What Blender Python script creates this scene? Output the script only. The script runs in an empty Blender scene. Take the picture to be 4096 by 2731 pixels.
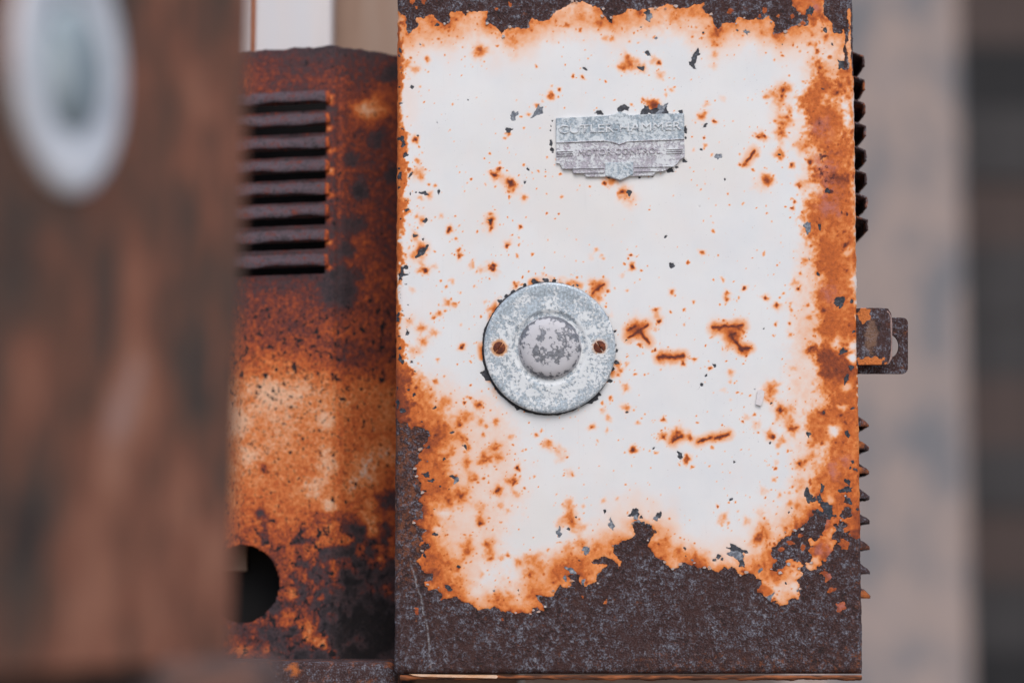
import bpy, bmesh, math
import numpy as np
from mathutils import Vector

# ------------------------------------------------------------------ camera, world, sun, exposure
scene = bpy.context.scene
COL = scene.collection
AIM_Z, DIST, PITCH, LENS = 1.25, 1.45, math.radians(6.0), 85.0
FPX = 4096 * LENS / 36.0
CP, SP = math.cos(PITCH), math.sin(PITCH)
CAM = np.array([0.0, -DIST * CP, AIM_Z - DIST * SP])
cam_data = bpy.data.cameras.new('camera')
cam_data.lens = LENS; cam_data.sensor_width = 36.0
cam_data.clip_start = 0.02; cam_data.clip_end = 200
cam_data.dof.use_dof = True
cam_data.dof.focus_distance = DIST
cam_data.dof.aperture_fstop = 3.3
cam = bpy.data.objects.new('camera', cam_data)
cam.location = CAM
cam.rotation_euler = (math.pi / 2 + PITCH, 0, 0)
COL.objects.link(cam); scene.camera = cam

SUN_DIR = Vector((0.12, -0.75, 0.85)).normalized()
world = bpy.data.worlds.new('World'); scene.world = world; world.use_nodes = True
wn = world.node_tree
sky = wn.nodes.new('ShaderNodeTexSky'); sky.sky_type = 'NISHITA'; sky.sun_disc = False
sky.sun_elevation = math.asin(SUN_DIR.z); sky.sun_rotation = math.atan2(SUN_DIR.x, SUN_DIR.y)
sky.air_density = 1.0; sky.dust_density = 2.0; sky.ozone_density = 1.0
bg = wn.nodes['Background']; bg.inputs['Strength'].default_value = 0.15
wn.links.new(sky.outputs[0], bg.inputs[0])
sl = bpy.data.lights.new('sun', 'SUN'); sl.energy = 1.3; sl.angle = math.radians(40); sl.color = (1.0, 0.975, 0.955)
so = bpy.data.objects.new('sun', sl); so.rotation_euler = (-SUN_DIR).to_track_quat('-Z', 'Y').to_euler()
so.location = (2, -4, 5); COL.objects.link(so)
vs = scene.view_settings
vs.view_transform = 'Standard'; vs.look = 'None'; vs.exposure = 0.10; vs.gamma = 1.0; vs.use_curve_mapping = False

# ------------------------------------------------------------------ helpers: photograph geometry
def P(px, py, y):
    """point of the plane 'y' metres behind the cabinet door that lies on the sight line of px, py"""
    a = (px - 2048) / FPX; b = (1365.5 - py) / FPX
    d = np.array([a, CP - b * SP, SP + b * CP])
    t = (y - CAM[1]) / d[1]
    return CAM + d * t
def to_px(x, y, z):
    rx, ry, rz = x - CAM[0], y - CAM[1], z - CAM[2]
    f = ry * CP + rz * SP; u = -ry * SP + rz * CP
    return 2048 + FPX * rx / f, 1365.5 - FPX * u / f
MM = 0.001
PXM = DIST / FPX                      # metres per photo pixel on the door

# ------------------------------------------------------------------ helpers: noise and fields on a raster
def _hash(ix, iy, seed):
    h = (ix.astype(np.int64) * 374761393 + iy.astype(np.int64) * 668265263 + seed * 1442695041) & 0xFFFFFFFF
    h = ((h ^ (h >> 13)) * 1274126177) & 0xFFFFFFFF
    return ((h ^ (h >> 16)) & 0xFFFFFF) / float(0xFFFFFF)
def vnoise(X, Y, f, seed):
    x = X * f; y = Y * f
    ix = np.floor(x); iy = np.floor(y); fx = x - ix; fy = y - iy
    fx = fx * fx * (3 - 2 * fx); fy = fy * fy * (3 - 2 * fy)
    a = _hash(ix, iy, seed); b = _hash(ix + 1, iy, seed); c = _hash(ix, iy + 1, seed); d = _hash(ix + 1, iy + 1, seed)
    return (a + (b - a) * fx) * (1 - fy) + (c + (d - c) * fx) * fy
def fbm(X, Y, f, seed, octv=3):
    s = 0; w = 0.5; tot = 0
    for o in range(octv):
        s = s + w * vnoise(X, Y, f * 2 ** o, seed + 17 * o); tot += w; w *= 0.55
    return s / tot
def sstep(a, b, x):
    t = np.clip((x - a) / (b - a), 0, 1); return t * t * (3 - 2 * t)

class Raster:
    def __init__(s, x0, y0, x1, y1, step, warp=(7, 45, 4, 14)):
        s.x0, s.y0, s.step = x0, y0, step
        xs = np.arange(x0, x1 + step, step); ys = np.arange(y0, y1 + step, step)
        s.X, s.Y = np.meshgrid(xs.astype(float), ys.astype(float))
        a1, l1, a2, l2 = warp
        s.WX = s.X + a1 * 2 * (fbm(s.X, s.Y, 1 / l1, 1) - .5) + a2 * 2 * (fbm(s.X, s.Y, 1 / l2, 2) - .5)
        s.WY = s.Y + a1 * 2 * (fbm(s.X, s.Y, 1 / l1, 3) - .5) + a2 * 2 * (fbm(s.X, s.Y, 1 / l2, 4) - .5)
    def zeros(s): return np.zeros_like(s.X)
    def win(s, xa, ya, xb, yb):
        h, w = s.X.shape
        i0 = max(0, int((ya - s.y0) // s.step)); i1 = min(h, int((yb - s.y0) // s.step) + 2)
        j0 = max(0, int((xa - s.x0) // s.step)); j1 = min(w, int((xb - s.x0) // s.step) + 2)
        return (slice(i0, max(i0, i1)), slice(j0, max(j0, j1)))
    def dist(s, x, y, r, asp=1.0, ang=0.0, pad=3.0, irr=.55):
        R = r * max(asp, 1) * pad + 25
        w = s.win(x - R, y - R, x + R, y + R)
        dx = s.WX[w] - x; dy = s.WY[w] - y
        ca, sa = math.cos(math.radians(ang)), math.sin(math.radians(ang))
        a, b = (dx * ca + dy * sa) / asp, -dx * sa + dy * ca
        d = np.hypot(a, b)
        if irr:
            th = np.arctan2(b, a); g = np.random.default_rng(int(abs(x * 31 + y * 17)) % 99991)
            m = sum(g.uniform(.4, 1) * np.cos(k * th + g.uniform(0, 6.28)) / k ** .6 for k in (2, 3, 4, 6, 9))
            d = d * (1 + irr * .45 * m) + r * irr * 1.1 * (fbm(s.X[w], s.Y[w], 1 / max(7.0, r * .7), int(x + y) % 977, 3) - .5)
            d = np.maximum(d, 0)
        return w, d
    def seg(s, xa, ya, xb, yb, r):
        w = s.win(min(xa, xb) - r, min(ya, yb) - r, max(xa, xb) + r, max(ya, yb) + r)
        px, py = s.WX[w] - xa, s.WY[w] - ya; ex, ey = xb - xa, yb - ya
        t = np.clip((px * ex + py * ey) / (ex * ex + ey * ey + 1e-9), 0, 1)
        return w, np.hypot(px - t * ex, py - t * ey)
    def poly(s, pts, pad=200.0, warp=0.6):
        """signed distance, positive inside, clipped at pad"""
        X = s.X + (s.WX - s.X) * warp; Y = s.Y + (s.WY - s.Y) * warp
        ins = np.zeros(s.X.shape, bool); D = np.full(s.X.shape, pad)
        n = len(pts)
        for i in range(n):
            xa, ya = pts[i]; xb, yb = pts[(i + 1) % n]
            if ya != yb:
                c = ((ya > Y) != (yb > Y)) & (X < (xb - xa) * (Y - ya) / (yb - ya) + xa)
                ins ^= c
            w = s.win(min(xa, xb) - pad, min(ya, yb) - pad, max(xa, xb) + pad, max(ya, yb) + pad)
            px, py = X[w] - xa, Y[w] - ya; ex, ey = xb - xa, yb - ya
            t = np.clip((px * ex + py * ey) / (ex * ex + ey * ey + 1e-9), 0, 1)
            D[w] = np.minimum(D[w], np.hypot(px - t * ex, py - t * ey))
        return np.where(ins, D, -D)
    def sample(s, F, px, py):
        h, w = F.shape
        x = np.clip((px - s.x0) / s.step, 0, w - 1.001); y = np.clip((py - s.y0) / s.step, 0, h - 1.001)
        i = y.astype(int); j = x.astype(int); fy = y - i; fx = x - j
        return (F[i, j] * (1 - fx) + F[i, j + 1] * fx) * (1 - fy) + (F[i + 1, j] * (1 - fx) + F[i + 1, j + 1] * fx) * fy

def screen(F, w, a): F[w] = 1 - (1 - F[w]) * (1 - np.clip(a, 0, 1))

# ------------------------------------------------------------------ helpers: objects
def link(name, mesh, mat=None, parent=None, smooth=False):
    o = bpy.data.objects.new(name, mesh); COL.objects.link(o)
    if mat: mesh.materials.append(mat)
    if parent: o.parent = parent
    if smooth:
        mesh.polygons.foreach_set('use_smooth', [True] * len(mesh.polygons))
    return o
def empty(name, label, cat, loc=(0, 0, 0), group=None):
    o = bpy.data.objects.new(name, None); o.location = loc; COL.objects.link(o)
    o.empty_display_size = 0.02
    tag(o, label, cat, group); return o
def tag(o, label=None, cat=None, group=None, kind=None):
    if label: o['label'] = label
    if cat: o['category'] = cat
    if group: o['group'] = group
    if kind: o['kind'] = kind
    return o
def keep(o, parent):
    """parent without moving: parents stand unrotated at their own location"""
    o.parent = parent; o.location = Vector(o.location) - Vector(parent.location); return o
def grid_mesh(name, V, nr, nc, attrs=None, skip=None):
    """V (nr*nc,3) row-major; skip: bool (nr-1,nc-1) of faces left out"""
    idx = np.arange(nr * nc).reshape(nr, nc)
    q = np.stack([idx[:-1, :-1], idx[1:, :-1], idx[1:, 1:], idx[:-1, 1:]], -1).reshape(-1, 4)
    if skip is not None:
        q = q[~skip.reshape(-1)]
        used = np.unique(q); remap = np.zeros(nr * nc, int); remap[used] = np.arange(len(used))
        q = remap[q]; V = V[used]; attrs = {k: a[used] for k, a in (attrs or {}).items()}
    m = bpy.data.meshes.new(name)
    m.vertices.add(len(V)); m.vertices.foreach_set('co', np.ascontiguousarray(V, dtype=np.float32).ravel())
    m.loops.add(len(q) * 4); m.loops.foreach_set('vertex_index', q.astype(np.int32).ravel())
    m.polygons.add(len(q)); m.polygons.foreach_set('loop_start', np.arange(0, len(q) * 4, 4, dtype=np.int32))
    m.update(calc_edges=True)
    for k, a in (attrs or {}).items():
        at = m.attributes.new(k, 'FLOAT', 'POINT'); at.data.foreach_set('value', np.ascontiguousarray(a, dtype=np.float32))
    return m
def bm_mesh(name, bm):
    bmesh.ops.recalc_face_normals(bm, faces=bm.faces)
    m = bpy.data.meshes.new(name); bm.to_mesh(m); bm.free(); return m
def box_mesh(name, lo, hi, bevel=0.0, segs=2, cuts=0):
    bm = bmesh.new(); bmesh.ops.create_cube(bm, size=1)
    lo, hi = np.array(lo), np.array(hi)
    for v in bm.verts:
        v.co = Vector(lo + (np.array(v.co) + .5) * (hi - lo))
    if bevel: bmesh.ops.bevel(bm, geom=bm.edges[:], offset=bevel, segments=segs, affect='EDGES', profile=.5)
    return bm_mesh(name, bm)
def prism(name, pts, y_front, y_back, bevel=0.0):
    """outline in x,z extruded along y with bevelled front edge"""
    bm = bmesh.new()
    f = bm.faces.new([bm.verts.new((p[0], y_front, p[1])) for p in pts])
    r = bmesh.ops.extrude_face_region(bm, geom=[f])
    for e in r['geom']:
        if isinstance(e, bmesh.types.BMVert): e.co.y = y_back
    if bevel:
        ed = [e for e in bm.edges if abs(e.verts[0].co.y - y_front) < 1e-6 and abs(e.verts[1].co.y - y_front) < 1e-6]
        bmesh.ops.bevel(bm, geom=ed, offset=bevel, segments=2, affect='EDGES', profile=.5)
    return bm_mesh(name, bm)

# ------------------------------------------------------------------ helpers: materials
class NT:
    def __init__(s, name):
        s.m = bpy.data.materials.new(name); s.m.use_nodes = True
        s.t = s.m.node_tree; s.b = s.t.nodes['Principled BSDF']
        s.co = s.t.nodes.new('ShaderNodeTexCoord').outputs['Object']
    def n(s, typ, **kw):
        nd = s.t.nodes.new(typ)
        for k, v in kw.items(): setattr(nd, k, v)
        return nd
    def set(s, sock, v):
        if isinstance(v, bpy.types.NodeSocket): s.t.links.new(v, sock)
        elif isinstance(v, (tuple, list)) and len(v) == 3 and sock.type == 'RGBA': sock.default_value = (*v, 1)
        else: sock.default_value = v
    def attr(s, name): return s.n('ShaderNodeAttribute', attribute_name=name).outputs['Fac']
    def math(s, op, a, b=0.0, clamp=False):
        nd = s.n('ShaderNodeMath', operation=op, use_clamp=clamp); s.set(nd.inputs[0], a); s.set(nd.inputs[1], b); return nd.outputs[0]
    def remap(s, v, a, b, c=0.0, d=1.0, smooth=True):
        nd = s.n('ShaderNodeMapRange', interpolation_type='SMOOTHSTEP' if smooth else 'LINEAR')
        s.set(nd.inputs[0], v)
        for i, q in enumerate((a, b, c, d)): s.set(nd.inputs[1 + i], q)
        return nd.outputs[0]
    def mapped(s, scale=(1, 1, 1), loc=(0, 0, 0), rot=(0, 0, 0)):
        nd = s.n('ShaderNodeMapping'); s.set(nd.inputs[0], s.co)
        nd.inputs['Scale'].default_value = scale; nd.inputs['Location'].default_value = loc; nd.inputs['Rotation'].default_value = rot
        return nd.outputs[0]
    def noise(s, scale, detail=3.0, rough=.55, co=None, dist=0.0):
        nd = s.n('ShaderNodeTexNoise'); s.set(nd.inputs['Vector'], co or s.co)
        nd.inputs['Scale'].default_value = scale; nd.inputs['Detail'].default_value = detail
        nd.inputs['Roughness'].default_value = rough; nd.inputs['Distortion'].default_value = dist
        return nd.outputs['Fac']
    def voro(s, scale, co=None, feature='F1', out='Distance'):
        nd = s.n('ShaderNodeTexVoronoi', feature=feature); s.set(nd.inputs['Vector'], co or s.co)
        nd.inputs['Scale'].default_value = scale; return nd.outputs[out]
    def ramp(s, f, stops, mode='LINEAR'):
        nd = s.n('ShaderNodeValToRGB'); s.set(nd.inputs[0], f); cr = nd.color_ramp; cr.interpolation = mode
        while len(cr.elements) < len(stops): cr.elements.new(.5)
        for e, (p, c) in zip(cr.elements, stops): e.position = p; e.color = (*c, 1)
        return nd.outputs[0]
    def mix(s, f, a, b, mode='MIX'):
        nd = s.n('ShaderNodeMix', data_type='RGBA', blend_type=mode); s.set(nd.inputs[0], f); s.set(nd.inputs[6], a); s.set(nd.inputs[7], b)
        return nd.outputs[2]
    def fmix(s, f, a, b):
        nd = s.n('ShaderNodeMix', data_type='FLOAT'); s.set(nd.inputs[0], f); s.set(nd.inputs[2], a); s.set(nd.inputs[3], b); return nd.outputs[0]
    def bump(s, h, dist, strength=1.0):
        nd = s.n('ShaderNodeBump'); s.set(nd.inputs['Height'], h); nd.inputs['Distance'].default_value = dist
        nd.inputs['Strength'].default_value = strength; s.t.links.new(nd.outputs[0], s.b.inputs['Normal'])
    def done(s, col, rough=.7, metal=0.0, spec=.35):
        s.set(s.b.inputs['Base Color'], col); s.set(s.b.inputs['Roughness'], rough)
        s.set(s.b.inputs['Metallic'], metal); s.set(s.b.inputs['Specular IOR Level'], spec); return s.m

BROWN = (.060, .024, .021); GREYBLUE = (.125, .125, .158); RUSTY = (.23, .075, .032); BLACKISH = (.028, .019, .019)
def bare_colour(t, orange=None):
    """pitted dark rust: brown-black pits, blue-grey scale, orange-brown bloom"""
    a = t.noise(225, 6, .74); b = t.noise(900, 3, .6); c = t.noise(60, 4, .6, t.mapped((1, 1, 1), (3, 1, 2)))
    v = t.math('ADD', t.math('MULTIPLY', a, .62), t.math('MULTIPLY', b, .38))
    v = t.remap(v, .36, .65, 0, 1, False)
    v = t.math('ADD', v, t.math('MULTIPLY', t.math('SUBTRACT', c, .5), .9))
    col = t.ramp(v, [(0.05, BLACKISH), (.32, BROWN), (.54, (.078, .047, .048)), (.76, (.128, .122, .148)), (1.0, (.27, .265, .30))])
    o = t.remap(t.noise(150, 5, .7, t.mapped((1, 1, 1), (9, 4, 1))), .56, .74)
    o = t.math('MULTIPLY', o, .7)
    if orange is not None: o = t.math('MULTIPLY', t.remap(t.math('ADD', t.noise(300, 5, .75), t.math('MULTIPLY', orange, .13)), .57, .74), .9)
    col = t.mix(o, col, RUSTY)
    pat = t.remap(t.math('ADD', t.math('MULTIPLY', t.noise(40, 5, .65, t.mapped((1, 1, .7), (6, 2, 5))), .5), t.math('MULTIPLY', t.noise(130, 4, .65, t.mapped((1, 1, 1), (2, 6, 5))), .5)), .49, .60)
    col = t.mix(t.math('MULTIPLY', pat, .70), col, (.070, .030, .025))
    run = t.remap(t.noise(1, 4, .65, t.mapped((210, 210, 16), (1, 2, 3))), .57, .72)
    col = t.mix(t.math('MULTIPLY', run, .32), col, (.12, .060, .046))
    return col, v

def mat_door():
    t = NT('peeling_white_paint_over_rust')
    stain, core, bare, chip, tone, pink, bor = (t.attr(k) for k in ('stain', 'core', 'bare', 'chip', 'tone', 'pink', 'bor'))
    n1 = t.noise(420, 4, .65); n2 = t.noise(1500, 2, .5); nl = t.noise(22, 4, .6)
    c1 = t.math('SUBTRACT', n1, .5); c2 = t.math('SUBTRACT', n2, .5)
    s = t.math('ADD', stain, t.math('MULTIPLY', t.math('MULTIPLY', c1, .34), t.remap(stain, 0.05, .6)))
    s = t.math('ADD', s, t.math('MULTIPLY', c2, .03))
    dirt = t.remap(nl, .35, .75)
    white = t.mix(dirt, (.785, .782, .772), (.715, .725, .735))
    white = t.mix(t.math('MULTIPLY', t.remap(t.noise(9, 4, .6, t.mapped((1, 1, 1), (4, 1, 6))), .46, .66), .5), white, (.76, .705, .645))
    streak = t.remap(t.noise(1, 4, .6, t.mapped((420, 10, 26))), .58, .8)
    white = t.mix(t.math('MULTIPLY', streak, .20), white, (.52, .50, .50))
    fine = t.remap(t.noise(700, 2, .5, t.mapped((1, 1, 1), (5, 5, 5))), .69, .76)
    white = t.mix(t.math('MULTIPLY', fine, .42), white, (.34, .34, .37))
    specks = t.remap(t.noise(560, 2, .5, t.mapped((1, 1, 1), (1, 7, 2))), .70, .78)
    white = t.mix(t.math('MULTIPLY', specks, .5), white, (.70, .36, .20))
    rust = t.ramp(s, [(0.0, (.79, .775, .785)), (.15, (.84, .67, .58)), (.33, (.86, .45, .26)), (.52, (.80, .265, .070)),
                      (.70, (.60, .140, .026)), (.86, (.32, .066, .019)), (1.0, (.13, .031, .018))])
    col = t.mix(t.remap(s, .0, .14, 0, 1), white, rust)
    pk = t.math('MULTIPLY', pink, t.remap(t.noise(170, 4, .6), .38, .66))
    col = t.mix(t.math('MULTIPLY', pk, .75), col, (.52, .185, .15))
    col = t.mix(t.remap(t.math('ADD', core, t.math('MULTIPLY', c1, .6)), .35, .75), col, (.115, .028, .022))
    ck = t.remap(t.math('ADD', chip, t.math('MULTIPLY', c1, 5.0)), -.5, 2.0)
    ctone = t.math('ADD', tone, t.math('MULTIPLY', t.math('SUBTRACT', t.noise(520, 3, .6, t.mapped((1, 1, 1), (2, 2, 8))), .5), 1.3))
    ccol = t.ramp(ctone, [(0.0, (.022, .022, .028)), (.3, (.055, .058, .072)), (.6, (.17, .19, .225)), (1.0, (.46, .48, .51))])
    col = t.mix(ck, col, ccol)
    bcol, bv = bare_colour(t, bor)
    bsd = t.math('ADD', bare, t.math('ADD', t.math('MULTIPLY', c1, 16.0), t.math('MULTIPLY', c2, 6.0)))
    bk = t.remap(bsd, -1.2, 1.2)
    col = t.mix(bk, col, bcol)
    rim = t.math('MULTIPLY', t.remap(t.math('ABSOLUTE', t.math('SUBTRACT', bsd, 2.0)), 4.0, .5), t.remap(t.noise(75, 3, .6, t.mapped((1, 1, 1), (7, 0, 3))), .60, .68))
    col = t.mix(t.math('MULTIPLY', rim, .75), col, (.42, .41, .43))
    col = t.mix(t.math('MULTIPLY', t.attr('scr'), t.remap(n1, .35, .6)), col, (.36, .35, .37))
    loss = t.math('MAXIMUM', bk, t.math('MULTIPLY', ck, .8))
    h = t.math('ADD', t.math('MULTIPLY', t.math('SUBTRACT', 1.0, loss), .9), t.math('MULTIPLY', t.math('MULTIPLY', bv, bk), 1.0))
    h = t.math('ADD', h, t.math('MULTIPLY', t.math('MULTIPLY', c1, t.remap(s, .3, .8)), .8))
    h = t.math('ADD', h, t.math('MULTIPLY', c2, .05))
    t.bump(h, .0008, .9)
    rough = t.fmix(t.math('MAXIMUM', bk, t.remap(s, .2, .7)), .42, .78)
    return t.done(col, rough, 0, .35)

def mat_vent(purple=False):
    t = NT('orange_rusted_steel')
    lv, wht, spk = t.attr('level'), t.attr('white'), t.attr('spk')
    n1 = t.noise(300, 5, .7); n2 = t.noise(800, 3, .6)
    v = t.math('ADD', lv, t.math('MULTIPLY', t.math('SUBTRACT', n1, .5), .62))
    v = t.math('ADD', v, t.math('MULTIPLY', t.math('SUBTRACT', n2, .5), .45))
    col = t.ramp(v, [(0.0, (.020, .017, .019)), (.20, (.050, .037, .042)), (.33, (.125, .095, .112) if purple else (.082, .050, .054)), (.42, (.115, .036, .034)), (.53, (.30, .062, .030)), (.66, (.60, .125, .030)),
                     (.80, (.78, .25, .075)), (.97, (.88, .50, .31))])
    col = t.mix(t.remap(t.math('ADD', wht, t.math('MULTIPLY', t.math('SUBTRACT', n1, .5), .8)), .4, .75), col, (.74, .60, .52))
    pit2 = t.remap(t.math('ADD', t.noise(520, 3, .55, t.mapped((1, 1, 1), (7, 3, 2))), t.math('MULTIPLY', spk, .3)), .60, .66)
    col = t.mix(t.math('MULTIPLY', pit2, .7), col, (.035, .022, .022))
    pit = t.remap(t.math('ADD', t.noise(240, 3, .55, t.mapped((1, 1, 1), (4, 8, 1))), t.math('MULTIPLY', spk, .5)), .635, .69)
    col = t.mix(pit, col, (.018, .015, .018))
    t.bump(t.math('ADD', n1, t.math('MULTIPLY', n2, .5)), .0010, .8)
    return t.done(col, .8, 0, .3)

def mat_bare(name, orange=.0, scale=1.0):
    t = NT(name); col, v = bare_colour(t)
    if orange:
        o = t.remap(t.noise(70, 5, .65, t.mapped((1, 1, 1), (2, 5, 9))), .62 - orange * .3, .80 - orange * .3)
        col = t.mix(o, col, (.50, .14, .035))
    t.bump(v, .0006, .9); return t.done(col, .78, 0, .35)

def mat_edge():
    """brown-orange rust of sheet edges"""
    t = NT('brown_edge_rust')
    a = t.noise(1, 5, .65, t.mapped((60, 60, 500)))
    col = t.ramp(a, [(.3, (.030, .014, .010)), (.48, (.10, .035, .016)), (.62, (.36, .11, .035)), (.75, (.11, .08, .08))])
    t.bump(a, .0005); return t.done(col, .8)

def mat_flaked(name, white, metal, lo, hi, scale=300):
    t = NT(name)
    a = t.noise(scale, 5, .68); b = t.noise(scale * .22, 4, .6, t.mapped((1, 1, 1), (4, 2, 7))); c = t.noise(1400, 2)
    rust = t.attr('rust'); wear = t.attr('wear')
    v = t.math('ADD', t.math('MULTIPLY', a, .6), t.math('MULTIPLY', b, .4))
    v = t.math('ADD', v, wear)
    k = t.remap(v, lo, hi)
    mcol = t.ramp(t.noise(scale * 1.8, 4, .6), [(.25, tuple(x * .45 for x in metal)), (.5, metal), (.75, tuple(min(1, x * 1.55) for x in metal))])
    col = t.mix(k, white, mcol)
    dk = t.remap(t.noise(scale * .8, 4, .6, t.mapped((1, 1, 1), (1, 3, 5))), .70, .75)
    col = t.mix(dk, col, (.05, .055, .07))
    rk = t.math('ADD', rust, t.math('MULTIPLY', t.math('MULTIPLY', t.math('SUBTRACT', a, .5), .8), t.remap(rust, 0, .3)))
    rc = t.ramp(rk, [(0, (.8, .7, .62)), (.35, (.78, .42, .22)), (.7, (.50, .15, .04)), (1, (.2, .05, .02))])
    col = t.mix(t.remap(rk, .05, .4), col, rc)
    h = t.math('ADD', t.math('MULTIPLY', t.math('SUBTRACT', 1.0, k), .6), t.math('ADD', t.math('MULTIPLY', a, .3), t.math('MULTIPLY', c, .12)))
    t.bump(h, .00035, .8)
    return t.done(col, t.fmix(k, .5, .42), t.math('MULTIPLY', k, .25), .4)

def mat_screw():
    t = NT('rusted_screw_steel'); a = t.noise(500, 5, .7)
    col = t.ramp(a, [(.3, (.045, .014, .010)), (.5, (.15, .038, .020)), (.7, (.34, .095, .030))])
    t.bump(a, .0006); return t.done(col, .8)

def mat_wood(name, c0, c1, c2, sc=1.0):
    t = NT(name)
    g = t.noise(1, 5, .6, t.mapped((26 * sc, 26 * sc, 1.6 * sc)), 1.0); b = t.noise(3.5 * sc, 3, .5)
    col = t.ramp(t.math('ADD', t.math('MULTIPLY', g, .65), t.math('MULTIPLY', b, .35)), [(.32, c0), (.5, c1), (.68, c2)])
    t.bump(g, .001, .5); return t.done(col, .75)

def mat_blotch(name, stops, sx=6, sz=3):
    t = NT(name)
    a = t.noise(1, 4, .55, t.mapped((sx, sx, sz))); b = t.noise(1, 4, .6, t.mapped((sx * 5, sx * 5, sz * 4), (3, 1, 4)))
    v = t.math('ADD', t.math('MULTIPLY', a, .72), t.math('MULTIPLY', b, .28))
    col = t.ramp(v, stops); t.bump(b, .001, .5); return t.done(col, .8)

M_DOOR = mat_door(); M_VENT = mat_vent()
M_BARE = mat_bare('dark_pitted_rust'); M_BARE_O = mat_bare('dark_pitted_rust_with_orange', .35)
M_EDGE = mat_edge(); M_SCREW = mat_screw()

# ------------------------------------------------------------------ ground and background
gm = box_mesh('ground', (-30, -15, -.3), (30, 30, 0)); 
M_GROUND = mat_blotch('dry_dirt', [(.3, (.16, .12, .09)), (.5, (.24, .19, .15)), (.7, (.32, .27, .22))], 2, 2)
tag(link('ground', gm, M_GROUND), 'dry bare dirt ground below the cabinets', 'ground', kind='structure')

def plank(name, px0, px1, y, mat, label, thick=.03, top=2.6, z0=0.0, cat='board'):
    x0 = P(px0, 1365, y)[0]; x1 = P(px1, 1365, y)[0]
    o = link(name, box_mesh(name, (0, 0, 0), (x1 - x0, thick, top - z0), .003), mat)
    o.location = (x0, y, z0); tag(o, label, cat, 'upright boards behind the cabinets' if cat == 'board' else None); return o
M_WHITEWOOD = mat_wood('worn_white_painted_wood', (.60, .55, .53), (.72, .66, .645), (.66, .67, .70))
M_TAN = mat_wood('weathered_tan_wood', (.22, .135, .095), (.31, .20, .145), (.36, .265, .21))
M_PINK = mat_wood('pinkish_faded_wood', (.46, .35, .31), (.56, .45, .41), (.60, .52, .49))
plank('upright_board', 900, 1316, .33, M_WHITEWOOD, 'white painted upright board behind the louvred rusty panel')
plank('upright_board', 1316, 2080, .36, M_TAN, 'bare tan wooden board between the white board and the big cabinet')
plank('upright_board', 2090, 3290, .345, M_PINK, 'wide pale pinkish board behind the big white cabinet')
# thin rusty rod in front of the white board
bm = bmesh.new(); bmesh.ops.create_cone(bm, cap_ends=True, segments=16, radius1=.0021, radius2=.0021, depth=2.2)
rod = link('metal_rod', bm_mesh('metal_rod', bm), mat_blotch('rod_rust', [(.3, (.22, .07, .035)), (.6, (.40, .15, .075))], 40, 40), smooth=True)
pr = P(1009, 100, .24); rod.location = (pr[0], .24, 1.1); tag(rod, 'thin upright rusty rod in front of the white board', 'rod')

# far right: pale column and dark boarded wall
M_COLUMN = mat_blotch('mottled_beige_grey_column', [(.38, (.165, .170, .185)), (.46, (.24, .215, .215)), (.54, (.37, .285, .25)), (.64, (.31, .26, .25))], 5.5, 2.6)
ca = P(3150, 1365, 9.0); cb = P(3862, 1365, 9.0)
col_o = link('column', box_mesh('column', (0, 0, 0), (cb[0] - ca[0], .6, 7.5), .02), M_COLUMN)
col_o.location = (ca[0], 9.0, 0); tag(col_o, 'blurred mottled beige and grey column beyond the cabinet latch', 'column')
wall = empty('boarded_wall', 'dark brown boarded wall far behind the pale column', 'wall', (P(3500, 1365, 13)[0], 13.0, 0))
rb = np.random.default_rng(3)
dark_mats = [mat_wood('dark_board_%s' % n, tuple(c * .7 for c in base), base, tuple(c * 1.5 for c in base), .4)
             for n, base in (('brown', (.070, .048, .042)), ('charcoal', (.017, .016, .017)), ('grey', (.042, .038, .038)))]
zt = 0.0
heights = [.42, .36, .40, .42, .38, .42, .36, .43, .40, .44, .40, .41, .43, .38, .42, .4, .4]
tones = [2, 1, 2, 0, 2, 0, 2, 2, 0, 2, 1, 0, 0, 1, 2, 1, 2]
for h, k in zip(heights, tones):
    off = float(rb.uniform(-.02, .02))
    o = link('board', box_mesh('board', (0, off, zt), (4.6, off + .05, zt + h - .001), .002), dark_mats[k], wall)
    zt += h

# ------------------------------------------------------------------ main cabinet: paint and rust fields on the door
R = Raster(1380, -420, 3640, 2860, 3)
stain = R.zeros(); core = R.zeros(); chip = R.zeros() - 30.0; tone = R.zeros() + .25; pink = R.zeros(); bor = R.zeros()
fine = fbm(R.X, R.Y, 1 / 11, 31, 3)
mid = fbm(R.X, R.Y, 1 / 60, 37, 4); finer = np.clip((fbm(R.X, R.Y, 1 / 13, 39, 3) - .5) * 1.5 + .5, 0, 1)

def crop(x0, y0, s, pts): return [(x0 + a / s, y0 + b / s) for a, b in pts]
S = 2.138
A_ = (1500, 0, S); B_ = (2500, 0, S); C_ = (1500, 700, S); D_ = (2500, 700, 1.96)
E_ = (1500, 1400, S); F_ = (2500, 1400, S); G_ = (1500, 2000, S); H_ = (2500, 2000, S)

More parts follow.
